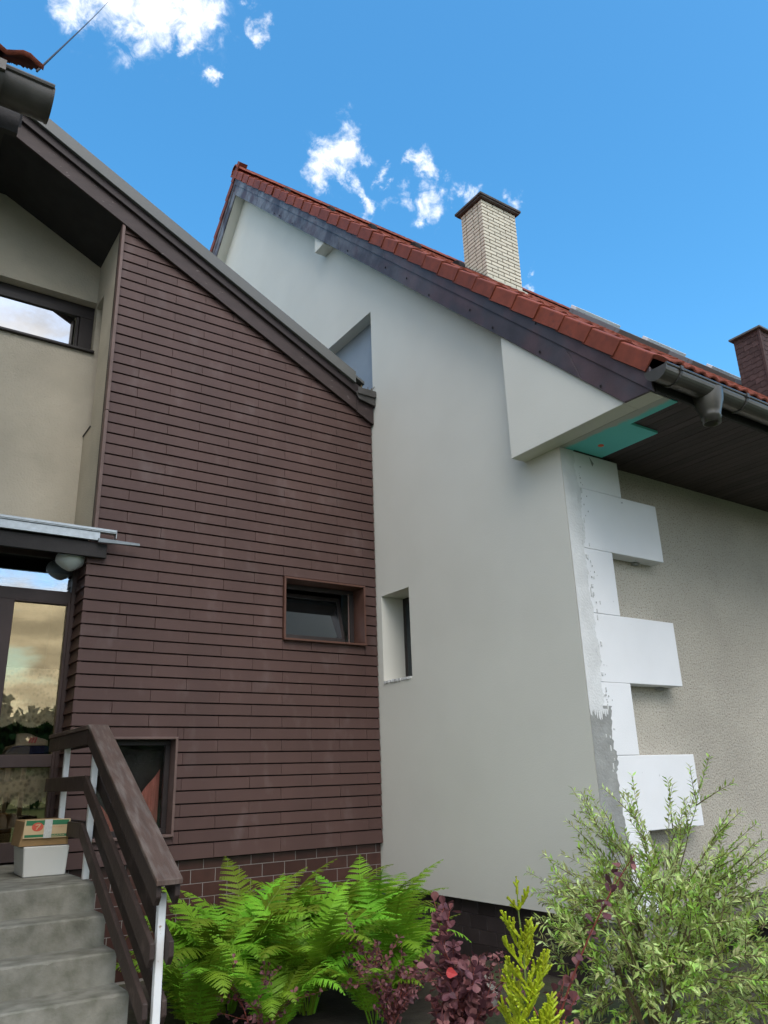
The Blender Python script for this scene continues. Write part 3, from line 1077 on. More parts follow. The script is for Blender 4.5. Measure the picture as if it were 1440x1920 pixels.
# ragged smears and gouges along that seam
sm = MB()
for i in range(46):
    z = rnd.uniform(1.5, 4.2)
    x = 5.26 + rnd.gauss(0, 0.03)
    w_, h_ = rnd.uniform(.006, .02), rnd.uniform(.01, .05)
    sm.box(x, x + w_, 4.4395, 4.4470, z, z + h_)
sm.build('plaster_crumbs', MATS['plaster_smear'], wh, 0.002)['kind'] = 'stuff'
gz = MB()
for i in range(26):
    z = rnd.choice([rnd.uniform(3.7, 4.25), rnd.uniform(2.9, 3.3), rnd.uniform(2.0, 2.4)])
    x = 5.27 + abs(rnd.gauss(0, 0.035))
    s = rnd.uniform(.004, .013)
    gz.add([(x, 4.4415, z), (x + s, 4.4413, z + s * .3), (x + s * .8, 4.4414, z + s * 1.8), (x - s * .2, 4.4415, z + s * 1.4)], [(0, 1, 2, 3)])
gz.add([(5.475, 4.4415, 4.25), (5.50, 4.4415, 4.285), (5.455, 4.4415, 4.335), (5.445, 4.4415, 4.34)], [(0, 1, 2, 3)])
gz.build('gouge_marks', GREYPL, wh)['kind'] = 'stuff'

# ================================================================== BROWN HOUSE
bh = thing('brown_house', (1.72, 7.5, 0), 'dark brown board-clad house with sloping roof edge and entrance on left', 'house')
SL = -0.51
zl = lambda x: 7.02 + SL * (x - 2.70)        # lower edge of the sloping fascia
# windows in the cladding (outer casing edge)
W1 = (3.815, 4.875, 2.985, 3.688)
W2 = (1.93, 2.71, 1.095, 1.98)
# backing wall behind the boards
bw = MB()


def cells(x0, x1, z0, z1, holes, fn):
    xs = sorted({x0, x1, *[h[0] for h in holes], *[h[1] for h in holes]})
    zs = sorted({z0, z1, *[h[2] for h in holes], *[h[3] for h in holes]})
    for a, b in zip(xs, xs[1:]):
        for c, d in zip(zs, zs[1:]):
            mx_, mz = (a + b) / 2, (c + d) / 2
            if any(h[0] < mx_ < h[1] and h[2] < mz < h[3] for h in holes):
                continue
            fn(a, b, c, d)


cells(1.76, 5.055, 0.88, 5.7, [W1, W2], lambda a, b, c, d: bw.add([(a, 7.532, c), (b, 7.532, c), (b, 7.532, d), (a, 7.532, d)], [(0, 1, 2, 3)]))
bw.add([(1.79, 7.532, 5.7), (5.055, 7.532, 5.7), (5.055, 7.532, zl(5.055) + .1), (1.79, 7.532, zl(1.79) + .1)], [(0, 1, 2, 3)])
bw.box(1.9, 5.05, 8.3, 8.35, 0, 5.6)
wall = bw.build('wall', BLACK, bh)

ROWH = 0.11604
Z0R = 0.9146
board_cache = {}


def board_mesh(L, za, zc):
    """lapped board, front face leaning out towards the bottom; za..zc is the covered part of the row (0..1)"""
    k = (round(L, 3), round(za, 3), round(zc, 3))
    if k in board_cache:
        return board_cache[k]
    yf = lambda t: 7.494 + 0.009 * t
    a, c = za * ROWH, zc * ROWH
    b = MB()
    b.hexa([(0, yf(za), a), (L, yf(za), a), (L, 7.531, a), (0, 7.531, a), (0, yf(zc), c), (L, yf(zc), c), (L, 7.531, c), (0, 7.531, c)])
    board_cache[k] = b.mesh('cladding_board', BOARD, 0.0022)
    return board_cache[k]


nb_boards = 0
for k in range(59):
    zr = Z0R + k * ROWH
    if zr + 0.02 > zl(1.8):
        break
    xl = 1.722 if zr < 3.75 else 1.788
    xr = 5.048
    if zl(5.05) < zr + ROWH + 0.05:
        xr = min(5.048, 2.70 + (7.02 - zr) / 0.51 + 0.03)
    j0 = 2.07 if k % 2 else 2.42
    js = [xl] + [j0 + 0.7 * i for i in range(-1, 6) if xl + 0.03 < j0 + 0.7 * i < xr - 0.03] + [xr]
    if k == 18:
        js = sorted(js + [2.14])
    for a, b in zip(js, js[1:]):
        pieces = [(a, b, 0.0 if k else -0.21, 0.905)]
        for h in (W1, W2):
            out = []
            for (pa, pb, pz, pc) in pieces:
                za_, zc_ = zr + pz * ROWH, zr + pc * ROWH
                if pb <= h[0] or pa >= h[1] or zc_ <= h[2] or za_ >= h[3]:
                    out.append((pa, pb, pz, pc))
                    continue
                if pa < h[0]:
                    out.append((pa, h[0], pz, pc))
                if pb > h[1]:
                    out.append((h[1], pb, pz, pc))
                ia, ib = max(pa, h[0]), min(pb, h[1])
                if za_ < h[2]:
                    out.append((ia, ib, pz, (h[2] - zr) / ROWH))
                if zc_ > h[3]:
                    out.append((ia, ib, (h[3] - zr) / ROWH, pc))
            pieces = out
        for (pa, pb, pz, pc) in pieces:
            if pb - pa < 0.012 or pc - pz < 0.08:
                continue
            full = (pb - pa) > 0.69
            L = (0.6975 if full and abs(pb - pa - 0.7) < 1e-6 else pb - pa - 0.0025)
            link('cladding_board', board_mesh(L, pz, pc), wall, (pa, rnd.uniform(-.0015, .0015), zr), (0, rnd.uniform(-.0006, .0006), 0))
            nb_boards += 1
# short return boards beside the door
rbm = MB().hexa([(1.716, 7.505, 0), (1.758, 7.505, 0), (1.758, 7.87, 0), (1.716, 7.87, 0), (1.735, 7.505, ROWH * .985), (1.758, 7.505, ROWH * .985), (1.758, 7.87, ROWH * .985), (1.735, 7.87, ROWH * .985)]).mesh('return_board', BOARD, 0.002)
for k in range(0, 25):
    link('return_board', rbm, wall, (0, 0, Z0R + k * ROWH))

# casings and windows
for i, (x0, x1, z0, z1) in enumerate((W1, W2)):
    wd = thing  # placeholder
    t = 0.032
    yd = 7.74 if i == 0 else 7.66
    wnd = MB()
    cs = MB()
    yo = 7.462 if i == 0 else 7.470
    cs.box(x0, x1, yo, yd, z1 - 0.022, z1)
    cs.box(x0, x0 + 0.024, yo, yd, z0 + 0.022, z1 - 0.022)
    cs.box(x1 - 0.024, x1, yo, yd, z0 + 0.022, z1 - 0.022)
    cs.box(x0 + 0.0, x1 - 0.0, yo - 0.012, yd, z0, z0 + 0.022)
    win = cs.build('window', CASING if i == 0 else TRIM, bh, 0.003)
    tag(win, 'small dark tilted-open window in copper brown casing' if i == 0 else 'lower window with dark red curtain behind handrail', None)
    ix0, ix1, iz0, iz1 = x0 + 0.024, x1 - 0.024, z0 + 0.022, z1 - 0.022
    fr = MB()
    fw_ = 0.05
    fr.box(ix0, ix1, yd - 0.05, yd, iz1 - fw_, iz1)
    fr.box(ix0, ix1, yd - 0.05, yd, iz0, iz0 + fw_)
    fr.box(ix0, ix0 + fw_, yd - 0.05, yd, iz0 + fw_, iz1 - fw_)
    fr.box(ix1 - fw_, ix1, yd - 0.05, yd, iz0 + fw_, iz1 - fw_)
    fr.build('frame', FRAMEW, win, 0.004)
    if i == 0:
        # tilted sash: hinged at the bottom, leaning into the room, plus a pale seal strip
        box_obj('seal_strip', TRIM, win, ix1 - 0.085, ix1 - 0.068, yd - 0.056, yd - 0.051, iz0 + 0.01, iz1 - 0.04)
        sa = MB()
        ang = R(14)
        ax0, ax1, ah = ix0 + fw_, ix1 - 0.11, iz1 - iz0 - 2 * fw_
        P = lambda x, s, d: (x, yd - 0.03 + d * math.cos(ang) + s * math.sin(ang), iz0 + fw_ + s * math.cos(ang) - d * math.sin(ang))
        for (a, b, c, d) in ((ax0, ax1, 0, 0.045), (ax0, ax1, ah - .045, ah), (ax0, ax0 + .045, .045, ah - .045), (ax1 - .045, ax1, .045, ah - .045)):
            sa.hexa([P(a, c, 0), P(b, c, 0), P(b, c, .03), P(a, c, .03), P(a, d, 0), P(b, d, 0), P(b, d, .03), P(a, d, .03)])
        sash = sa.build('sash', FRAMEW, win, 0.003)
        MB().add([P(ax0 + .04, .04, .012), P(ax1 - .04, .04, .012), P(ax1 - .04, ah - .04, .012), P(ax0 + .04, ah - .04, .012)], [(0, 1, 2, 3)]).build('pane', GLASS_DARK, sash)
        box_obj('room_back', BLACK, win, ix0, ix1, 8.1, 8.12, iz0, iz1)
    else:
        box_obj('pane', glass('clear_pane', (0.7, 0.72, 0.75), 0.0), win, ix0 + fw_, ix1 - fw_, yd - 0.028, yd - 0.022, iz0 + fw_, iz1 - fw_)
        cu = MB()
        n = 40
        for q in range(n + 1):
            u = q / n
            x = ix0 + 0.05 + (ix1 - ix0 - 0.10) * u
            yy = yd + 0.06 + 0.018 * math.sin(u * 26)
            topz = iz0 + 0.16 + 0.42 * max(0, (u - .55) / .45) ** 0.8 + 0.22 * max(0, (0.3 - u) / .3)
            cu.v += [(x, yy, iz0 + 0.02), (x, yy, topz)]
        for q in range(n):
            cu.f.append((2 * q, 2 * q + 2, 2 * q + 3, 2 * q + 1))
        tag(cu.build('window_curtain', CURT, None, 0, True), 'dark red curtain gathered behind the lower brown window', 'curtain')
        box_obj('room_back', M('dull_net', (0.06, 0.052, 0.05), 0.9, 0.3, 4), win, ix0, ix1, 7.80, 7.82, iz0, iz1)
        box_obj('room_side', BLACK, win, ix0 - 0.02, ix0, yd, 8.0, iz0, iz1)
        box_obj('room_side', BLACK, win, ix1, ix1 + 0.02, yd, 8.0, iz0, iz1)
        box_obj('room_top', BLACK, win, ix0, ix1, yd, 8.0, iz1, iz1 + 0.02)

# base tiles below the boards
bt = box_obj('tile_base', GROUT, bh, 1.55, 5.05, 7.5545, 7.70, 0.441, 0.93)
b2 = MB().box(1.0, 3.05, 7.5545, 7.70, -0.1, 0.439)
b2 = b2.build('tile_base', GROUT, bh)
tcache = {}


def btile(L, h):
    k = (round(L, 3), round(h, 3))
    if k not in tcache:
        tcache[k] = MB().box(0, L, 0, 0.012, 0, h).mesh('tile', TILEB, 0.0015)
    return tcache[k]


for rr in range(-1, 7):
    ztop = 0.795 - rr * 0.118
    x_end = 5.048 if rr < 3 else 3.04
    x = 3.777 + (0.0 if rr % 2 else 0.1215) - 0.243 * 11
    while x < x_end:
        a, b = max(x, 1.05), min(x + 0.2362, x_end)
        if b - a > 0.02:
            link('tile', btile(b - a, 0.1115), bt if rr < 3 else b2, (a, 7.551, ztop - 0.115))
        x += 0.243
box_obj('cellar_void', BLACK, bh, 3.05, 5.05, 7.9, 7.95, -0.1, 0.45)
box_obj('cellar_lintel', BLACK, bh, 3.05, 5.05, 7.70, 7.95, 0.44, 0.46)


# sloping fascia, cap and roof


def sloped(name, mat, x0, x1, d0, d1, y0, y1, bevel=0.003, cutx=None):
    return MB().poly_xz([(x0, zl(x0) + d0), (x1, zl(x1) + d0), (x1, zl(x1) + d1), (x0, zl(x0) + d1)], y0, y1).build(name, mat, bh, bevel)


XU = 0.16
sloped('fascia_board', FASCIA_B, XU, 4.80, 0.0, 0.235, 7.448, 7.474)
sloped('fascia_board', FASCIA_B, 4.804, 5.05, -0.012, 0.232, 7.446, 7.474)
sloped('fascia_board', FASCIA_B2, XU, 5.05, 0.212, 0.345, 7.408, 7.446)
sloped('metal_cap', CAPMETAL, XU, 4.745, 0.315, 0.475, 7.366, 7.406)
sloped('roof_sheet', CAPMETAL, XU, 4.90, 0.43, 0.47, 7.408, 13.0)
sloped('roof_deck', DARK, 2.05, 4.98, 0.02, 0.42, 7.54, 13.0)
# end of the valley gutter against the white wall, with twigs
vg = MB().box(4.78, 5.052, 7.375, 7.46, 6.16, 6.18)
vg.box(4.78, 5.052, 7.37, 7.378, 6.16, 6.25)
vg.poly_xz([(4.76, 6.19), (4.80, 6.10), (5.052, 6.05), (5.052, 6.16), (4.80, 6.22)], 7.395, 7.408)
vg.build('valley_gutter', GUTTERD, bh, 0.003)
tw = MB()
for i in range(16):
    x = rnd.uniform(4.79, 5.0)
    p0 = Vector((x, rnd.uniform(7.39, 7.44), 6.2))
    tw.tube([p0, p0 + Vector((rnd.uniform(-.05, .08), rnd.uniform(-.02, .02), rnd.uniform(.04, .14)))], 0.004, 4)
tag(tw.build('twigs', WILLOWB, None), 'few dead twigs caught in the gutter end by the white wall', 'twigs', None, 'stuff')
# soffit of the recessed bay
sloped('soffit', DARK, XU, 1.79, 0.085, 0.12, 7.476, 8.62, 0)
# recessed cream wall with the long upper window
WX0, WX1, WZ0, WZ1 = 0.20, 1.792, 6.405, 7.07
cw = MB()
cells(0.10, 2.25, 3.60, 8.15, [(WX0, WX1, WZ0, WZ1)], lambda a, b, c, d: cw.add([(a, 8.50, c), (b, 8.50, c), (b, 8.50, d), (a, 8.50, d)], [(0, 1, 2, 3)]))
cw.add([(WX0, 8.5, WZ0), (WX1, 8.5, WZ0), (WX1, 8.66, WZ0), (WX0, 8.66, WZ0), (WX0, 8.5, WZ1), (WX1, 8.5, WZ1), (WX1, 8.66, WZ1), (WX0, 8.66, WZ1)],
       [(0, 1, 2, 3), (4, 7, 6, 5), (1, 5, 6, 2), (0, 3, 7, 4)])
cw.build('recessed_wall', CREAM, bh)
win = MB()
win.box(WX0, WX1, 8.625, 8.68, 6.90, WZ1 - 0.002)
win.box(WX0, WX1, 8.625, 8.68, WZ0, 6.475)
win.box(1.635, WX1 - 0.002, 8.625, 8.68, 6.475, 6.90)
win.box(WX0, WX0 + 0.08, 8.625, 8.68, 6.475, 6.90)
win.box(1.600, 1.632, 8.640, 8.68, 6.475, 6.90)
win = win.build('window', FRAMEW, bh, 0.004)
tag(win, 'long dark framed upper window in cream recess', None)
box_obj('pane', GLASS_WIN, win, WX0 + 0.08, 1.598, 8.652, 8.658, 6.478, 6.898)
box_obj('sill', FRAMEW, win, WX0, 1.80, 8.455, 8.62, 6.375, 6.402, 0.003)
# return wall of the clad wing (cream) with its shallow niche
rw = MB()
rw.box(1.782, 2.05, 7.54, 8.175, 3.885, 7.66)
rw.box(1.782, 2.05, 8.175, 8.499, 3.885, 5.30)
rw.box(1.782, 2.05, 8.175, 8.499, 7.005, 7.66)
rw.build('return_wall', CREAM, bh)
box_obj('ledge_flashing', FRAMEW, bh, 1.772, 2.05, 8.18, 8.495, 5.30, 5.315)
tr = MB()
tr.box(1.752, 1.786, 7.464, 7.538, 3.89, 5.2)
tr.box(1.752, 1.786, 7.462, 7.538, 5.204, zl(1.77) + 0.02)
tr.build('corner_trim', TRIM, bh, 0.003)
tr = MB().box(1.757, 1.781, 7.54, 7.60, 3.89, zl(1.77))
tr.build('corner_trim', FASCIA_B, bh, 0.003)

# porch canopy
cn = MB().box(0.10, 1.712, 7.475, 8.49, 3.745, 3.87)
cn.box(0.10, 1.885, 7.438, 7.472, 3.632, 3.775)
canopy = cn.build('porch_canopy', DARK, bh, 0.004)
zf = MB()
zf.box(0.10, 1.80, 7.402, 7.434, 3.79, 3.872)
zf.box(0.10, 1.712, 7.39, 8.49, 3.874, 3.884)
zf.box(1.714, 1.945, 7.39, 7.46, 3.874, 3.884)
zf.box(0.10, 1.945, 7.384, 7.392, 3.884, 3.908)
zf.box(1.945, 1.953, 7.384, 7.455, 3.825, 3.91)
zf.build('zinc_edge', ZINC, canopy, 0.002)
dp = MB().hexa([(1.785, 7.388, 3.770), (2.185, 7.388, 3.784), (2.185, 7.414, 3.784), (1.785, 7.414, 3.770), (1.785, 7.388, 3.812), (2.18, 7.388, 3.808), (2.18, 7.414, 3.808), (1.785, 7.414, 3.812)])
dp.build('drip_strip', MATS['drip_zinc'], canopy, 0.002)
# door and its glazing
DY = 7.86
dr = MB()
dr.box(1.685, 1.735, DY - 0.03, DY + 0.05, 0.944, 3.742)      # right frame
dr.box(0.10, 1.685, DY - 0.02, DY + 0.05, 3.245, 3.36)       # transom bar
dr.box(0.10, 1.685, DY - 0.02, DY + 0.05, 3.68, 3.742)
door = dr.build('door', DOORW, bh, 0.004)
tag(door, 'glazed brown entrance door under the porch canopy', None)
lf = MB()
lf.box(1.02, 1.185, DY - 0.045, DY + 0.02, 0.96, 3.243)
lf.box(1.655, 1.683, DY - 0.045, DY + 0.02, 0.96, 3.243)
lf.box(1.185, 1.655, DY - 0.045, DY + 0.02, 1.735, 1.845)
lf.box(1.185, 1.655, DY - 0.045, DY + 0.02, 3.225, 3.243)
lf.box(1.185, 1.655, DY - 0.045, DY + 0.02, 0.96, 1.12)
lf.box(0.10, 1.018, DY - 0.03, DY + 0.03, 0.96, 3.243)
lf.build('door_leaf', DOORW, door, 0.004)
box_obj('pane', GLASS_DOOR, door, 1.18, 1.66, DY - 0.012, DY - 0.006, 1.842, 3.228)
box_obj('pane', GLASS_TRANSOM, door, 0.10, 1.69, DY + 0.0, DY + 0.006, 3.355, 3.685)
box_obj('pane', GLASS_DOOR, door, 1.18, 1.66, DY - 0.012, DY - 0.006, 1.115, 1.738)
MB().tube([(1.10, DY - 0.045, 2.0), (1.10, DY - 0.085, 2.0), (1.16, DY - 0.09, 2.0)], 0.012, 8).build('handle', ZINC, door, 0, True)
# hall behind the door
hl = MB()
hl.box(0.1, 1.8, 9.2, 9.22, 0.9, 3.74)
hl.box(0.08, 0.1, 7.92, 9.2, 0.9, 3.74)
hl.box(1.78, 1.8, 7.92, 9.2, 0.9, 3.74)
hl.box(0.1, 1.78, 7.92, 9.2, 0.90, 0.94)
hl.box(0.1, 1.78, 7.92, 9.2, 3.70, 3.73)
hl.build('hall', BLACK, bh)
# shelves in the hall
sh = thing('shoe_shelf', (1.40, 8.02, 0.94), 'dark shelf standing behind the glazed entrance door', 'shelf')
for z in (1.80, 1.20):
    box_obj('board', FRAMEW, sh, 1.12, 1.74, 7.95, 8.2, z, z + 0.025, 0.003)
for x in (1.11, 1.74):
    box_obj('upright', FRAMEW, sh, x, x + 0.02, 7.95, 8.2, 0.945, 1.825, 0.003)


def lace_curtain(x0, x1, ztop, zbot, y, label):
    b = MB()
    n = 120
    for q in range(n + 1):
        u = q / n
        x = x0 + (x1 - x0) * u
        sc_ = abs(math.sin(u * math.pi * 2.2 + 0.6))
        zz_ = zbot + 0.055 * (1 - sc_) + 0.006 * math.sin(u * 170)
        yy = y + 0.006 * math.sin(u * 30)
        for k in range(5):
            b.v.append((x, yy, zz_ + (ztop - zz_) * k / 4))
    for q in range(n):
        for k in range(4):
            a = q * 5 + k
            b.f.append((a, a + 5, a + 6, a + 1))
    return tag(b.build('lace_curtain', LACE, None, 0, True), label, 'curtain')


lace_curtain(1.12, 1.70, 2.62, 2.085, 7.905, 'beige lace curtain with scalloped hem behind upper door glass')
lace_curtain(1.12, 1.70, 1.735, 1.40, 7.905, 'short beige lace curtain behind lower door glass')


def shoe(name, x0, y0, z0, L, mat, stripes, label, rotz=0.0, s=1.0):
    t = thing(name, (x0, y0, z0), label, 'shoe', None, False)
    t.rotation_euler = (0, 0, rotz)
    b = MB()
    prof = [(0.0, .035, .085), (0.12, .040, .090), (0.28, .040, .095), (0.42, .040, .088), (0.58, .044, .066), (0.75, .048, .050), (0.9, .044, .040), (1.0, .018, .028)]
    n = 8
    for (u, w_, h) in prof:
        for k in range(n + 1):
            th = math.pi * k / n
            b.v.append((u * L, -w_ * s * math.cos(th), (0.018 + h * (math.sin(th) ** 0.7)) * s))
    for i in range(len(prof) - 1):
        for k in range(n):
            a = i * (n + 1) + k
            b.f.append((a, a + 1, a + n + 2, a + n + 1))
    b.f.append(tuple(range(n + 1)))
    b.f.append(tuple((len(prof) - 1) * (n + 1) + k for k in range(n, -1, -1)))
    b.build('upper', mat, t, 0, True)
    so = MB()
    pts = [(u * L, -w_ * s * 1.06) for u, w_, h in prof] + [(u * L, w_ * s * 1.06) for u, w_, h in reversed(prof)]
    so.prism([(x, y, 0) for x, y in pts], (0, 0, 0.02 * s))
    so.build('sole', mat, t)
    if stripes:
        for q in range(3):
            u = 0.36 + q * 0.085
            MB().hexa([(u * L, -.0455 * s, .022), ((u + .05) * L, -.0455 * s, .022), ((u + .05) * L, -.040 * s, .022), (u * L, -.040 * s, .022),
                       ((u + .06) * L, -.042 * s, .072), ((u + .11) * L, -.042 * s, .068), ((u + .11) * L, -.03 * s, .068), ((u + .06) * L, -.03 * s, .072)]).build('stripe', PINK, t)
    return t


bx = MB().box(1.33, 1.66, 7.96, 8.18, 1.827, 1.845)
tag(MB().box(1.35, 1.645, 7.96, 8.18, 1.826, 1.85).build('shoe_box', CARDL, None, 0.003), 'flat yellowish box under the blue cloth behind the door', 'box')
cl = MB().hexa([(1.29, 7.955, 1.852), (1.655, 7.955, 1.852), (1.655, 8.19, 1.852), (1.29, 8.19, 1.852), (1.35, 7.96, 1.928), (1.65, 7.96, 1.928), (1.65, 8.185, 1.928), (1.35, 8.185, 1.928)])
tag(cl.build('folded_cloth', BLUEB, None, 0.008), 'dark blue folded cloth under the sneaker behind the door', 'cloth')
shoe('sneaker', 1.365, 8.00, 1.93, 0.28, SHOE, True, 'cream sneaker with three pink stripes on the blue cloth')
for q, (x, lb) in enumerate(((1.25, 'left one of the pale shoes on the low shelf behind the door'), (1.335, 'middle one of the pale shoes on the low shelf behind the door'), (1.425, 'right one of the pale shoes on the low shelf behind the door'))):
    s_ = shoe('pale_shoe', x, 7.985, 1.227, 0.24, PALESHOE, False, lb, R(90), 1.0)
    s_.rotation_euler = (R(0), R(-14), R(90))

# porch lamp
lx, ly = 1.608, 7.66
lamp = thing('porch_lamp', (lx, ly, 3.745), 'frosted glass bowl lamp under the porch canopy', 'lamp')
MB().lathe([(0.001, 3.522), (0.03, 3.529), (0.078, 3.556), (0.120, 3.590), (0.136, 3.614), (0.138, 3.640), (0.130, 3.672), (0.108, 3.700), (0.080, 3.716)], lx, ly, 36).build('glass_bowl', LAMPG, lamp, 0, True)
MB().lathe([(0.085, 3.712), (0.10, 3.722), (0.10, 3.746), (0.001, 3.746)], lx, ly, 28).build('base', FRAMEW, lamp, 0, True)

# main body and roof of the brown house, mostly beyond the left edge
mb = MB()
mb.box(-9.0, 0.09, 4.60, 8.6, 0.0, 4.42)
mb.poly_yz([(4.60, 4.42), (2 * RY - 4.6, 4.42), (2 * RY - 4.6, zb(4.6) + .25), (RY, zb(RY) + .25), (4.60, zb(4.6) + .25)], -9.0, 0.09)
mb.build('main_wall', CREAM, bh)
MB().poly_yz([(3.12, zb(3.12) + 0.40), (RY, zb(RY) + 0.40), (2 * RY - 3.12, zb(3.12) + 0.40), (2 * RY - 3.12, zb(3.12) + 0.70), (RY, zb(RY) + 0.70), (3.12, zb(3.12) + 0.70)], -9.0, 0.255).build('main_roof', DARK, bh)
mr = bpy.data.objects['main_roof']
for rrow in range(31):
    y = 3.04 + rrow * PITCHY
    for c in range(5):
        link('roof_tile', tile_me, mr, (-0.01 - c * 0.30, y, zb(y) + Z_T + 0.20), (rnd.uniform(-.01, .01), rnd.uniform(-.01, .01), 0))
# left gutter
GX = 0.335
gy, gz_, gr = 2.93, 4.37, 0.088
b = MB()
poly = [(gy - gr * math.cos(math.pi * k / n), gz_ - gr * math.sin(math.pi * k / n)) for k in range(n + 1)]
poly += [(gy + (gr - .006) * math.cos(math.pi * k / n), gz_ - (gr - .006) * math.sin(math.pi * k / n)) for k in range(n + 1)]
b.poly_yz(poly, -9, GX)
b.tube([(-9, gy - gr, gz_ + 0.004), (GX, gy - gr, gz_ + 0.004)], 0.013, 8)
lg = b.build('gutter', GUTTERD, bh)
MB().poly_yz([(gy - (gr + .003) * math.cos(math.pi * k / n), gz_ - (gr + .003) * math.sin(math.pi * k / n)) for k in range(n + 1)], GX - 0.006, GX + 0.004).build('end_cap', GUTTERD, lg)
for x in (0.13, -0.7):
    bb = MB()
    r3 = gr + 0.008
    poly = [(gy - r3 * math.cos(math.pi * k / n), gz_ - r3 * math.sin(math.pi * k / n)) for k in range(n + 1)]
    poly += [(gy + (r3 - .007) * math.cos(math.pi * k / n), gz_ - (r3 - .007) * math.sin(math.pi * k / n)) for k in range(n + 1)]
    bb.poly_yz(poly, x - 0.014, x + 0.014)
    bb.box(x - 0.014, x + 0.014, gy - gr - 0.02, gy - gr + 0.015, gz_ - 0.03, gz_ + 0.02)
    bb.build('bracket', GUTTERD, lg)
box_obj('eaves_board', DARK, bh, -9, 0.24, 3.06, 3.09, 4.26, 4.50)
box_obj('eaves_soffit', DARK, bh, -9, 0.20, 3.09, 4.6, 4.38, 4.41)

# ================================================================== STAIRS
st = thing('concrete_stairs', (0.9, 5.0, 0), 'weathered grey concrete steps up to the entrance door', 'stairs')
RISE, RUN = 0.1670, 0.2795
zs, ys = 0.944, 5.85
XS = 1.602
for k in range(6):
    z1 = zs - k * RISE
    y0 = ys - k * RUN
    y1 = 7.83 if k == 0 else y0 + RUN + 0.05
    z0 = z1 - RISE - 0.02 if k < 5 else -0.08
    xr_ = XS + 0.0015 * k
    yb_ = y1 if k == 0 else y1 - 0.051
    stp = MB()
    ns = 60
    prof = 6
    for i in range(ns + 1):
        x = -0.2 + (xr_ + 0.2) * i / ns
        e = rnd.uniform(0, .004) + (rnd.uniform(0.003, .010) if rnd.random() < 0.12 else 0)
        if i == ns:
            e += 0.006
        for (yy, zz_) in ((yb_, z0 + 0.018), (y0, z0 + 0.018), (y0, z1 - 0.008 - e), (y0 + 0.003 + e * .5, z1 - 0.003 - e * .5), (y0 + 0.010 + e, z1), (yb_, z1)):
            stp.v.append((x, yy, zz_))
    for i in range(ns):
        for q in range(prof):
            a_, b_ = i * prof + q, i * prof + (q + 1) % prof
            stp.f.append((a_, b_, b_ + prof, a_ + prof))
    stp.f += [tuple(range(prof)), tuple(ns * prof + q for q in range(prof - 1, -1, -1))]
    stp.build('landing' if k == 0 else 'step', CONC, st)
    if k:
        pass
us = MB().poly_yz([(5.87, 0.79), (7.80, 0.79), (7.80, -0.08), (4.75, -0.08), (4.75, 0.12)], -0.19, XS - 0.015)
us.build('stair_body', CONC, st)

# handrail
hr = thing('wooden_handrail', (1.62, 5.6, 0), 'brown plank handrail on white steel posts beside the concrete steps', 'railing')
for (x, y, z0, z1) in ((1.575, 6.985, 0.944, 1.90), (1.575, 6.11, 0.944, 1.90), (1.60, 4.60, -0.05, 0.99)):
    box_obj('post', POST, hr, x, x + 0.042, y - 0.02, y + 0.02, z0, z1, 0.003)
hz = {'top': 1.955, 'mid': 1.632, 'low': 1.31}
ybend, yend = 6.14, 4.43
slope = 0.540


def rail(x0, x1, ztop, h, yb_, ye, parent, mat, y_far=7.44):
    zt2 = ztop - slope * (yb_ - ye)
    b = MB()
    b.poly_yz([(y_far, ztop), (yb_ + .02, ztop), (yb_ + .02, ztop - h), (y_far, ztop - h)], x0, x1)
    o1 = b.build('rail_plank', mat, hr, 0.004)
    hh = h * 1.10
    ch_ = 0.045
    b = MB()
    b.poly_yz([(yb_ + 0.018, ztop), (ye, zt2), (ye - 0.005, zt2 - hh + ch_), (ye + 0.03, zt2 - hh), (yb_ + 0.018, ztop - hh + 0.01)], x0, x1)
    b.build('rail_plank', mat, hr, 0.004)


for xa, xb in ((1.543, 1.572), (1.646, 1.675)):
    rail(xa, xb, 1.955, 0.105, ybend, 4.47, hr, RAILW)
    rail(xa, xb, 1.632, 0.108, ybend, 4.52, hr, RAILW)
    rail(xa, xb, 1.312, 0.105, ybend, 4.58, hr, RAILW)
cpb = MB()
cpb.poly_yz([(7.44, 1.957), (ybend, 1.957), (ybend, 1.990), (7.44, 1.990)], 1.533, 1.678)
cpb.build('rail_cap', RAILCAP, hr, 0.004)
ze = 1.957 - slope * (ybend - 4.42)
cpb = MB()
cpb.poly_yz([(ybend - 0.002, 1.957), (4.44, ze + .011), (4.44, ze + 0.042), (ybend - 0.002, 1.990)], 1.533, 1.678)
cpb.build('rail_cap', RAILCAP, hr, 0.004)

# boxes on the landing
sb = MB()
sb.hexa([(1.272, 6.545, 0.946), (1.562, 6.545, 0.946), (1.53, 6.95, 0.946), (1.285, 6.95, 0.946), (1.255, 6.53, 1.152), (1.572, 6.53, 1.148), (1.55, 6.97, 1.152), (1.265, 6.97, 1.152)])
tag(sb.build('styrofoam_box', STYRO, None, 0.006), 'white styrofoam box on the concrete landing', 'box')
cb = thing('cardboard_box', (1.40, 6.72, 1.153), 'cardboard fruit box with green and cream label on the styrofoam box', 'box')
cbm = MB().hexa([(1.222, 6.555, 1.154), (1.566, 6.555, 1.154), (1.555, 6.93, 1.154), (1.235, 6.93, 1.154), (1.250, 6.555, 1.325), (1.558, 6.555, 1.325), (1.55, 6.93, 1.33), (1.25, 6.93, 1.33)])
cbm.build('carton', CARD, cb, 0.003)
LX0, LX1, LZ0, LZ1 = 1.240, 1.566, 1.208, 1.336
lab = MB().hexa([(LX0, 6.5405, LZ0), (LX1, 6.5405, LZ0 - .004), (LX1, 6.553, LZ0 - .004), (LX0, 6.553, LZ0), (LX0 + .006, 6.535, LZ1), (LX1 - .002, 6.535, LZ1 - .003), (LX1 - .002, 6.553, LZ1 - .003), (LX0 + .006, 6.553, LZ1)])
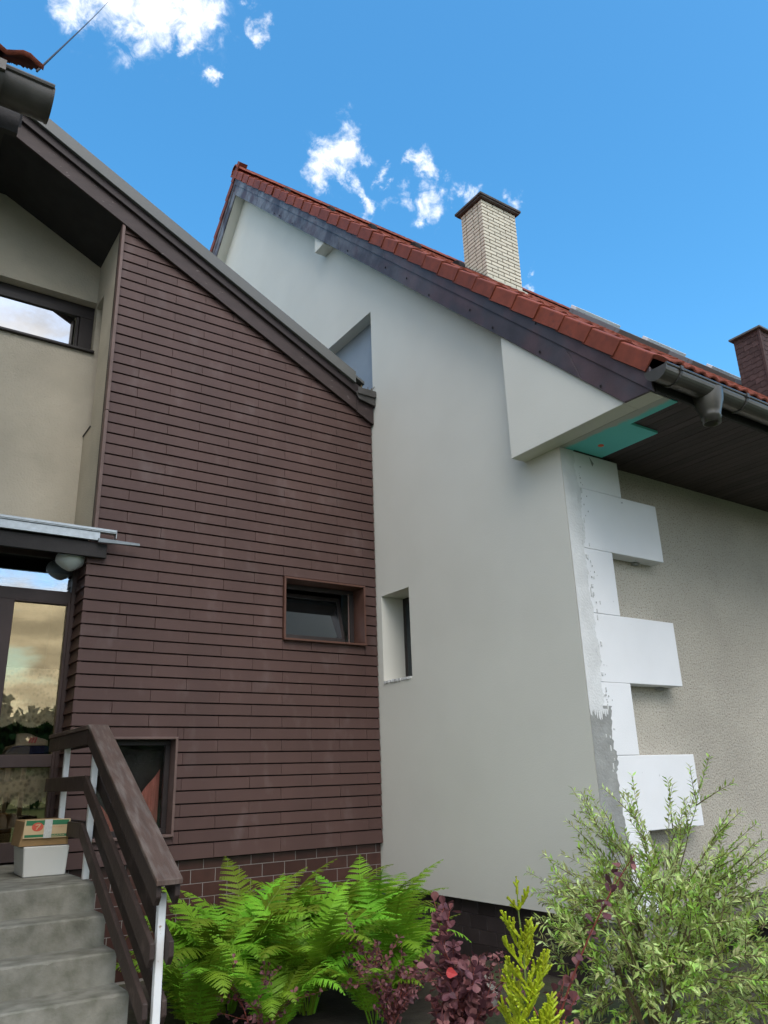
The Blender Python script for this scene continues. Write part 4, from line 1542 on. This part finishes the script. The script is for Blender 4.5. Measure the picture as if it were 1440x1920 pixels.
panel = lab.build('label_panel', CARDL, cb, 0.001)


def onlab(u, v, d):        # u,v in 0..1 on the label panel
    x = LX0 + .006 * v + (LX1 - LX0 - .008 * v) * u
    z = LZ0 + (LZ1 - LZ0) * v - .004 * u
    y = 6.5405 - .0055 * v - d
    return (x, y, z)


def patch(name, mat, u0, u1, v0, v1, d):
    MB().add([onlab(u0, v0, d), onlab(u1, v0, d), onlab(u1, v1, d), onlab(u0, v1, d)], [(0, 1, 2, 3)]).build(name, mat, panel)


patch('green_band', GREENP, 0.03, 0.97, 0.70, 0.96, 0.0008)
patch('green_band', GREENP, 0.03, 0.97, 0.06, 0.20, 0.0008)
disc = MB().add([onlab(0.285 + 0.125 * math.cos(t * .2618), 0.61 + 0.235 * math.sin(t * .2618), 0.0012) for t in range(24)], [tuple(range(24))])
disc.build('red_disc', REDP, panel)
d7 = 0.0017
MB().add([onlab(0.235, .735, d7), onlab(0.345, .765, d7), onlab(0.345, .72, d7), onlab(0.235, .69, d7),
          onlab(0.325, .735, d7), onlab(0.345, .72, d7), onlab(0.272, .47, d7), onlab(0.248, .47, d7),
          onlab(0.265, .60, d7), onlab(0.325, .62, d7), onlab(0.325, .595, d7), onlab(0.265, .575, d7)], [(0, 1, 2, 3), (4, 5, 6, 7), (8, 9, 10, 11)]).build('numeral', CARDL, panel)
scr = MB()
for i in range(22):
    u = 0.47 + i * 0.0175
    hh = 0.05 + 0.03 * math.sin(i * 2.1) + (0.05 if i in (0, 9) else 0)
    scr.add([onlab(u, .56, d7), onlab(u + .007, .56, d7), onlab(u + .016, .56 + hh, d7), onlab(u + .009, .56 + hh, d7)], [(0, 1, 2, 3)])
scr.build('red_script', M('print_orange', (0.55, 0.22, 0.10), 0.6, 0.05), panel)
scr = MB()
for i in range(14):
    u = 0.61 + i * 0.02
    scr.add([onlab(u, .10, d7), onlab(u + .012, .10, d7), onlab(u + .012, .145 + .02 * (i % 3 == 0), d7), onlab(u, .145 + .02 * (i % 3 == 0), d7)], [(0, 1, 2, 3)])
scr.build('small_print', CARDL, panel)
patch('tape', TAPE, 0.43, 0.60, 0.0, 1.0, 0.0022)

# overhead wire
wd_ = Vector((0.142, 0.788, 0.959))
p0 = Vector((0.27, 2.96, 1.55 + 2.99))
p1 = Vector((0, 0, 1.55)) + wd_ * 24
pm = [(p0.lerp(p1, t) + Vector((0, 0, -0.5 * 4 * t * (1 - t) * 0.06))) for t in [i / 20 for i in range(21)]]
tag(MB().tube(pm, 0.0055, 6).build('overhead_wire', WIRE, None, 0, True), 'thin black overhead wire against the sky above the left gutter', 'wire')


# ================================================================== PLANTS
def frond_mesh(seed, arch, npair=36):
    r = random.Random(seed)
    v, f = [], []
    L = 1.0
    # rachis in local XZ, growing up and arching outwards (+X)
    n = 60
    pts, tans = [], []
    p = Vector((0, 0, 0))
    for i in range(n + 1):
        t = i / n
        a = R(12) + arch * (t ** 1.7)
        tg = Vector((math.sin(a), 0.05 * math.sin(t * 4 + seed), math.cos(a))).normalized()
        pts.append(p.copy())
        tans.append(tg)
        p = p + tg * (L / n)
    for i in range(npair):
        t = 0.14 + 0.86 * (i + 0.5) / npair
        k = min(n, int(t * n))
        c, tg = pts[k], tans[k]
        side = Vector((0, 1, 0))
        nrm = tg.cross(side).normalized()
        s = (t - 0.14) / 0.86
        pl_ = 0.188 * (math.sin(math.pi * (0.10 + 0.90 * s) ** 0.85) ** 0.8) * (1 - 0.25 * s) + 0.006
        for sg in (-1, 1):
            d = (side * sg * math.cos(R(20)) + tg * math.sin(R(20 + 14 * s)) - nrm * 0.10 * r.uniform(.2, 1.6)).normalized()
            d = (d + nrm * r.uniform(-.12, .12)).normalized()
            w_ = 0.0138 * (0.55 + 0.45 * (1 - abs(2 * s - 0.9)))
            lat = d.cross(nrm).normalized()
            m = 7
            droop = -nrm * 0.05 * pl_
            mids = [c + d * (pl_ * q / m) + droop * ((q / m) ** 2) * 3 for q in range(m + 1)]
            b0 = len(v)
            for q in mids:
                v.append(tuple(q))
            for q in range(m):
                wq = w_ * (1 - (q / m) ** 1.6) + 0.002
                for sd in (-1, 1):
                    tip = mids[q] + d * (pl_ / m * 0.85) + lat * (sd * wq) - nrm * 0.002
                    inn = mids[q] + lat * (sd * wq * 0.55)
                    v.append(tuple(tip))
                    v.append(tuple(inn))
                    a = b0 + q
                    e = len(v) - 2
                    f.append((a, e + 1, e, a + 1) if sd > 0 else (a, a + 1, e, e + 1))
    b = MB()
    b.tube(pts[::5] + [pts[-1]], [0.006 * (1 - i / 13.5) + 0.0012 for i in range(len(pts[::5]) + 1)], 5)
    n0 = len(v)
    v += b.v
    f += [tuple(i + n0 for i in q) for q in b.f]
    return raw_mesh('frond', v, f, FERN)


fronds = [frond_mesh(1, R(62)), frond_mesh(2, R(84)), frond_mesh(3, R(105)), frond_mesh(4, R(128))]


def fern(x, y, n, size, label, seed, z=0.0):
    r = random.Random(seed)
    t = thing('fern', (x, y, z), label, 'fern', 'ferns in the bed below the brown wall', False)
    for i in range(n):
        inner = i < n * 0.35
        me = fronds[r.choice([0, 0, 1]) if inner else r.choice([1, 2, 2, 3])]
        s = size * r.uniform(0.82, 1.12)
        a = 2 * math.pi * i * 0.381966 + r.uniform(-.3, .3)
        o = link('frond', me, t, (0.05 * math.cos(a), 0.05 * math.sin(a), 0.0), (r.uniform(-.12, .12), r.uniform(-.06, .16), a), (s, s, s))
    return t


fern(2.62, 5.95, 26, 1.08, 'large bright green fern right of the handrail, leftmost of the big ferns', 11)
fern(3.12, 6.50, 18, 1.05, 'fern standing at the back between the two big ferns, against the brown tiles', 12)
fern(3.92, 6.02, 24, 1.06, 'large bright green fern in the corner where brown wall meets white wall', 13)
fern(3.62, 6.35, 16, 1.05, 'tall narrow fern against the brown tiles left of the corner fern', 17)
fern(2.22, 5.50, 18, 0.85, 'low fern beside the foot of the white railing post', 14)
fern(3.05, 5.55, 24, 0.98, 'broad bright fern in front, in the middle of the bed', 15)
fern(3.62, 5.40, 22, 0.92, 'bright fern in front of the corner fern, above the low barberry', 18)
fern(2.62, 5.20, 16, 0.68, 'lowest front fern at the bottom edge left of the barberry', 19)
fern(3.30, 5.05, 14, 0.62, 'small low fern among the barberry at the bottom middle', 20)


def leaf_quad(v, f, base, d, nrm, L, W, fold=0.15, seg=2):
    """pointed leaf of two folded halves"""
    d = d.normalized()
    lat = d.cross(nrm)
    if lat.length < 1e-4:
        lat = d.orthogonal()
    lat.normalize()
    n2 = lat.cross(d).normalized()
    b0 = len(v)
    mid = base + d * (L * 0.45)
    v += [tuple(base), tuple(mid + lat * (W / 2) + n2 * (fold * W)), tuple(base + d * L - n2 * (0.12 * L)), tuple(mid - lat * (W / 2) + n2 * (fold * W)), tuple(mid)]
    f += [(b0, b0 + 1, b0 + 4), (b0 + 1, b0 + 2, b0 + 4), (b0 + 2, b0 + 3, b0 + 4), (b0 + 3, b0, b0 + 4)]


def round_leaf(v, f, base, d, nrm, L, W):
    d = d.normalized()
    lat = d.cross(nrm)
    if lat.length < 1e-4:
        lat = d.orthogonal()
    lat.normalize()
    n2 = lat.cross(d).normalized()
    b0 = len(v)
    out = [(0, 0), (0.35, .30), (0.62, .48), (0.85, .40), (1.0, .14), (1.0, -.14), (.85, -.40), (.62, -.48), (.35, -.30)]
    for a, c in out:
        v.append(tuple(base + d * (a * L) + lat * (c * W) + n2 * (abs(c) * 0.25 * W)))
    v.append(tuple(base + d * (0.55 * L)))
    k = len(out)
    f += [(b0 + i, b0 + (i + 1) % k, b0 + k) for i in range(k)]


def rvec(r):
    while True:
        q = Vector((r.uniform(-1, 1), r.uniform(-1, 1), r.uniform(-1, 1)))
        if 0.05 < q.length < 1:
            return q.normalized()


# variegated willow
def willow():
    r = random.Random(21)
    t = thing('willow_shrub', (4.35, 3.55, 0), 'bushy variegated willow shrub in front of the white house corner', 'shrub')
    br = MB()
    v, f = [], []
    base = Vector((4.35, 3.55, 0.0))

    def shoot(p, d, L, leafL, gap, droop, start=0.12):
        pts = [p.copy()]
        dd = d.normalized()
        n = max(4, int(L / 0.05))
        q = p.copy()
        for i in range(n):
            dd = (dd + Vector((0, 0, droop)) + rvec(r) * 0.07).normalized()
            q = q + dd * (L / n)
            pts.append(q.copy())
        br.tube(pts, [max(0.0015, 0.004 * (1 - i / (len(pts)))) for i in range(len(pts))], 4, False)
        s = start * L
        side = 0
        while s < L:
            u = s / L * n
            i = min(n - 1, int(u))
            c = pts[i].lerp(pts[i + 1], u - i)
            tg = (pts[i + 1] - pts[i]).normalized()
            lat = tg.cross(rvec(r)).normalized()
            for sg in (-1, 1):
                ld = (tg * 0.75 + lat * sg * 0.8 + Vector((0, 0, r.uniform(-.15, .25)))).normalized()
                leaf_quad(v, f, c, ld, (Vector((0, 0, 1)) + rvec(r) * 0.7).normalized(), leafL * r.uniform(.7, 1.2), leafL * r.uniform(.24, .34))
            s += gap * r.uniform(.8, 1.25)
        return pts

    for i in range(13):
        a = r.uniform(0, 6.283)
        d = Vector((math.cos(a) * r.uniform(.2, .7), math.sin(a) * r.uniform(.2, .7), 1))
        pts = [base + Vector((0.04 * math.cos(a), 0.04 * math.sin(a), 0))]
        for k in range(8):
            pts.append(pts[-1] + (d.normalized() + rvec(r) * .25).normalized() * 0.12)
        br.tube(pts, [0.014 * (1 - k / 11) for k in range(len(pts))], 5)
    # crown: shoots spread through the bush volume
    c0 = Vector((4.42, 3.50, 0.50))
    for i in range(470):
        u = rvec(r) * (r.random() ** 0.42)
        p = c0 + Vector((u.x * 0.60, u.y * 0.66, u.z * 0.50))
        if p.z < 0.05:
            continue
        out = (p - (base + Vector((0, 0, 0.25)))).normalized()
        d = (out * 0.9 + Vector((0, 0, 0.10)) + rvec(r) * 0.8).normalized()
        shoot(p, d, r.uniform(0.14, 0.30), 0.062, 0.021, -0.02)
    # long arching shoots on the outside: towards the wall (left in view), over the top and to the right
    for (tx, ty, tz) in ((4.15, 4.42, .90), (4.2, 4.30, 1.02), (4.2, 4.15, .80), (4.35, 4.10, 1.25), (4.45, 4.15, 1.45), (4.30, 3.98, 1.42), (4.42, 3.90, 1.30), (4.05, 4.2, .62),
                         (4.4, 3.6, 1.50), (4.3, 3.45, 1.43), (4.5, 3.30, 1.45), (4.5, 3.22, 1.40), (4.62, 3.12, 1.62), (4.6, 3.05, 1.30), (4.7, 2.95, 1.22), (4.62, 2.85, 1.15),
                         (4.6, 2.75, 1.05), (4.7, 2.72, .95), (4.35, 3.75, 1.30), (4.0, 4.05, .75), (4.15, 3.95, 1.1), (4.72, 2.80, 1.12)):
        tgt = Vector((tx, ty, tz))
        p = c0 + Vector((0, 0, 0.05)) + (tgt - c0) * 0.35
        d = tgt - p
        shoot(p, d + Vector((0, 0, 0.08 * d.length)), d.length * 1.02, 0.050, 0.022, -0.012, 0.25)
        for k in range(3):
            pp = p.lerp(tgt, r.uniform(.2, .6))
            shoot(pp, (d.normalized() + rvec(r) * 0.55), r.uniform(.15, .3), 0.048, 0.022, -0.01)
    br.build('branches', WILLOWB, t)
    link('leaves', raw_mesh('leaves', v, f, WILLOW), t)


willow()


def purple_shrub(name, base, tips, leafL, label, seed, gap=0.05, per=4, twig=6, rad=0.007):
    r = random.Random(seed)
    t = thing(name, base, label, 'shrub')
    br = MB()
    v, f = [], []
    base = Vector(base)
    for tip in tips:
        tip = Vector(tip)
        d = tip - base
        ctrl = base + Vector((d.x * 0.35, d.y * 0.35, d.z * 0.62)) + rvec(r) * 0.05
        n = 14
        pts = [(base * (1 - s) ** 2 + ctrl * (2 * s * (1 - s)) + tip * s * s) for s in [i / n for i in range(n + 1)]]
        br.tube(pts, [rad * (1 - 0.75 * i / n) for i in range(n + 1)], 5)
        stems = [(pts, 0.22)]
        for k in range(twig):
            i = r.randint(4, n - 1)
            q = pts[i]
            dd = ((pts[i + 1] - pts[i]).normalized() + rvec(r) * 0.9).normalized()
            tp = [q, q + dd * 0.06, q + dd * 0.12 + Vector((0, 0, .01)), q + dd * r.uniform(.14, .22) + Vector((0, 0, .015))]
            br.tube(tp, [rad * .4, rad * .35, rad * .3, rad * .15], 4)
            stems.append((tp, 0.1))
        for pp, s0 in stems:
            tot = sum((pp[i + 1] - pp[i]).length for i in range(len(pp) - 1))
            s = s0 * tot
            while s < tot:
                acc_ = 0
                for i in range(len(pp) - 1):
                    l_ = (pp[i + 1] - pp[i]).length
                    if acc_ + l_ >= s:
                        break
                    acc_ += l_
                c = pp[i].lerp(pp[i + 1], min(1, (s - acc_) / max(l_, 1e-6)))
                tg = (pp[i + 1] - pp[i]).normalized()
                for k in range(per):
                    ld = (tg * 0.3 + rvec(r) * 0.9).normalized()
                    round_leaf(v, f, c + ld * 0.006, ld, (Vector((0, 0, 1)) + rvec(r) * 0.9).normalized(), leafL * r.uniform(.6, 1.15), leafL * r.uniform(.6, .95))
                s += gap * r.uniform(.75, 1.3)
    br.build('stems', PSTEM, t)
    link('leaves', raw_mesh('leaves', v, f, PURPLE), t)
    return t


ps = purple_shrub('purple_shrub', (2.95, 3.68, 0), [(3.02, 3.98, .88), (2.98, 3.80, .66), (2.95, 3.68, .62), (3.0, 3.70, .50), (2.9, 3.62, .48), (3.05, 3.60, .40), (2.85, 3.78, .40), (2.92, 3.55, .34)],
                  0.058, 'large purple-leaved shrub left of the golden thuja', 31, 0.045, 4, 7)
v_, f_ = [], []
round_leaf(v_, f_, Vector((2.86, 3.59, .575)), Vector((-.5, .5, .1)), Vector((-.4, -.8, .4)), 0.06, 0.055)
link('red_leaf', raw_mesh('red_leaf', v_, f_, REDLEAF), ps)
purple_shrub('purple_shrub', (2.72, 3.02, 0.0), [(3.02, 2.49, 1.19), (2.88, 2.78, .62), (2.85, 2.95, .50), (3.0, 2.75, .48), (3.05, 2.95, .40), (3.15, 2.75, .36)],
             0.046, 'purple-leaved shrub between the golden thuja and the willow with one long red shoot', 32, 0.075, 3, 3, 0.007)
purple_shrub('barberry', (3.25, 4.80, 0), [(3.1, 4.95, .34), (3.3, 5.0, .46), (3.4, 4.75, .36), (3.15, 4.7, .30), (3.45, 4.9, .30), (3.3, 4.6, .28), (3.55, 4.75, .32), (3.2, 5.12, .5)],
             0.034, 'low purple barberry in front of the ferns at the bottom middle', 33, 0.04, 4, 5, 0.005)
purple_shrub('barberry', (2.45, 5.15, 0), [(2.35, 5.35, .34), (2.55, 5.25, .34), (2.65, 5.0, .26), (2.4, 5.0, .24)],
             0.034, 'small purple barberry sprig in front of the left fern', 34, 0.05, 3, 4, 0.005)
purple_shrub('barberry', (3.75, 4.55, 0), [(3.6, 4.65, .32), (3.85, 4.5, .34), (3.75, 4.75, .30), (3.95, 4.35, .3), (3.65, 4.35, .24)],
             0.034, 'low purple barberry beside the grey stone', 35, 0.045, 4, 5, 0.005)


# golden thuja sprig
def thuja():
    r = random.Random(41)
    base = Vector((2.50, 2.70, 0))
    t = thing('thuja', tuple(base), 'small golden green thuja at the bottom between the purple shrubs', 'conifer')
    b = MB()
    st_ = MB()
    pts = [base + Vector((0.01 * math.sin(i), 0.008 * math.cos(i * 1.3), 0.056 * i)) for i in range(20)]
    st_.tube(pts, [0.010 * (1 - i / 21) + .002 for i in range(20)], 5)
    viewdir = Vector((0.68, 0.73, 0))

    def spray(p, d, nrm, L, lev):
        n = max(3, int(L / 0.012))
        q = p.copy()
        dd = d.normalized()
        lat = dd.cross(nrm).normalized()
        pp = [q.copy()]
        for i in range(n):
            dd = (dd + rvec(r) * 0.09 + Vector((0, 0, 0.045))).normalized()
            q = q + dd * (L / n)
            pp.append(q.copy())
        rad = 0.0060 if lev < 2 else 0.0056
        b.tube(pp, [rad * (1.0 + 0.25 * (i % 2)) * (1 - 0.35 * i / n) for i in range(n + 1)], 5)
        if lev < 2:
            sd = 1
            for i in range(1, n):
                if lev == 0 and i % 2 and r.random() < .25:
                    continue
                if lev == 1 and r.random() < .25:
                    continue
                l2 = L * (0.50 if lev == 0 else 0.40) * (1 - i / n * 0.75) * r.uniform(.55, 1.35)
                if l2 < 0.009:
                    continue
                spray(pp[i], (dd * 0.9 + lat * sd * r.uniform(.45, .9) + rvec(r) * 0.22), (nrm + rvec(r) * 0.25).normalized(), l2, lev + 1)
                sd = -sd

    for i in range(4, 20):
        if r.random() < 0.28:
            continue
        for k in range(2):
            a = -0.72 + math.pi * (k + i) + r.uniform(-1.1, 1.1)
            out = Vector((math.cos(a), math.sin(a), 0))
            L = (0.25 * (1 - ((i - 4) / 17) ** 1.3) + 0.035) * r.uniform(.7, 1.15)
            d = out * 0.72 + Vector((0, 0, 0.80))
            nrm = (out.cross(Vector((0, 0, 1))).cross(d)).normalized()
            if abs(nrm.dot(viewdir)) < 0.5:
                nrm = (nrm + viewdir * 0.8).normalized()
            spray(pts[i], d, nrm, L, 0)
    spray(pts[-1], Vector((0, 0, 1)), viewdir, 0.07, 1)
    st_.build('stem', FERNST, t)
    b.build('sprays', THUJA, t)


thuja()


def lime_shrub():
    r = random.Random(51)
    base = Vector((4.95, 3.05, 0))
    t = thing('privet_shrub', tuple(base), 'yellow green leafy shrub at the right edge below the willow', 'shrub')
    br = MB()
    v, f = [], []
    for i in range(26):
        a = r.uniform(0, 6.283)
        d = Vector((math.cos(a) * .5, math.sin(a) * .5, 1)).normalized()
        pts = [base + Vector((r.uniform(-.1, .1), r.uniform(-.1, .1), 0))]
        L = r.uniform(.35, .62)
        for k in range(8):
            d = (d + rvec(r) * .12).normalized()
            pts.append(pts[-1] + d * L / 8)
        br.tube(pts, [0.005 * (1 - k / 10) for k in range(9)], 4, False)
        for k in range(2, 9):
            for sg in (-1, 1):
                lat = d.cross(rvec(r)).normalized()
                leaf_quad(v, f, pts[k], (d * .6 + lat * sg), (Vector((0, 0, 1)) + rvec(r) * .5).normalized(), r.uniform(.04, .065), r.uniform(.014, .02))
    br.build('stems', WILLOWB, t)
    link('leaves', raw_mesh('leaves', v, f, LIME), t)


lime_shrub()

# line of trees across the street, seen only as a reflection in the door glass
def far_trees():
    r = random.Random(61)
    v, f = [], []
    for i in range(16):
        x = -10 + i * 4.2 + r.uniform(-1, 1)
        y = -62 + r.uniform(-6, 6)
        h = r.uniform(8.5, 11)
        for k in range(1300):
            u = rvec(r) * (r.random() ** 0.4)
            c = Vector((x + u.x * 3.0, y + u.y * 2.6, h * 0.52 + u.z * h * 0.5))
            leaf_quad(v, f, c, rvec(r), rvec(r), r.uniform(.7, 1.2), r.uniform(.6, .9))
        b = MB().tube([(x, y, -0.1), (x, y, h * .6)], [0.18, 0.08], 6)
        n0 = len(v)
        v += b.v
        f += [tuple(q + n0 for q in ff) for ff in b.f]
    o = link('distant_trees', raw_mesh('distant_trees', v, f, M('far_foliage', (0.05, 0.09, 0.025), 0.7, 0.3, 0.8, isl=0.4)), None)
    tag(o, 'line of green trees reflected in the door glass', 'trees', None, 'stuff')


far_trees()

# stone in the bed
stn = bmesh.new()
bmesh.ops.create_icosphere(stn, subdivisions=3, radius=1)
rs = random.Random(5)
for vv in stn.verts:
    k = 1 + 0.12 * math.sin(vv.co.x * 4 + 1) * math.cos(vv.co.y * 3.3) + 0.06 * math.sin(vv.co.z * 7 + vv.co.x * 5)
    vv.co = Vector((vv.co.x * 0.28 * k, vv.co.y * 0.2 * k, max(-0.05, vv.co.z) * 0.16 * k))
me = bpy.data.meshes.new('garden_stone')
stn.to_mesh(me)
stn.free()
me.materials.append(STONE)
me.polygons.foreach_set('use_smooth', [True] * len(me.polygons))
tag(link('garden_stone', me, None, (4.22, 5.12, -0.02), (0, 0, 0.7)), 'grey stone lying on the ground under the right fern', 'stone')
print('boards', nb_boards)
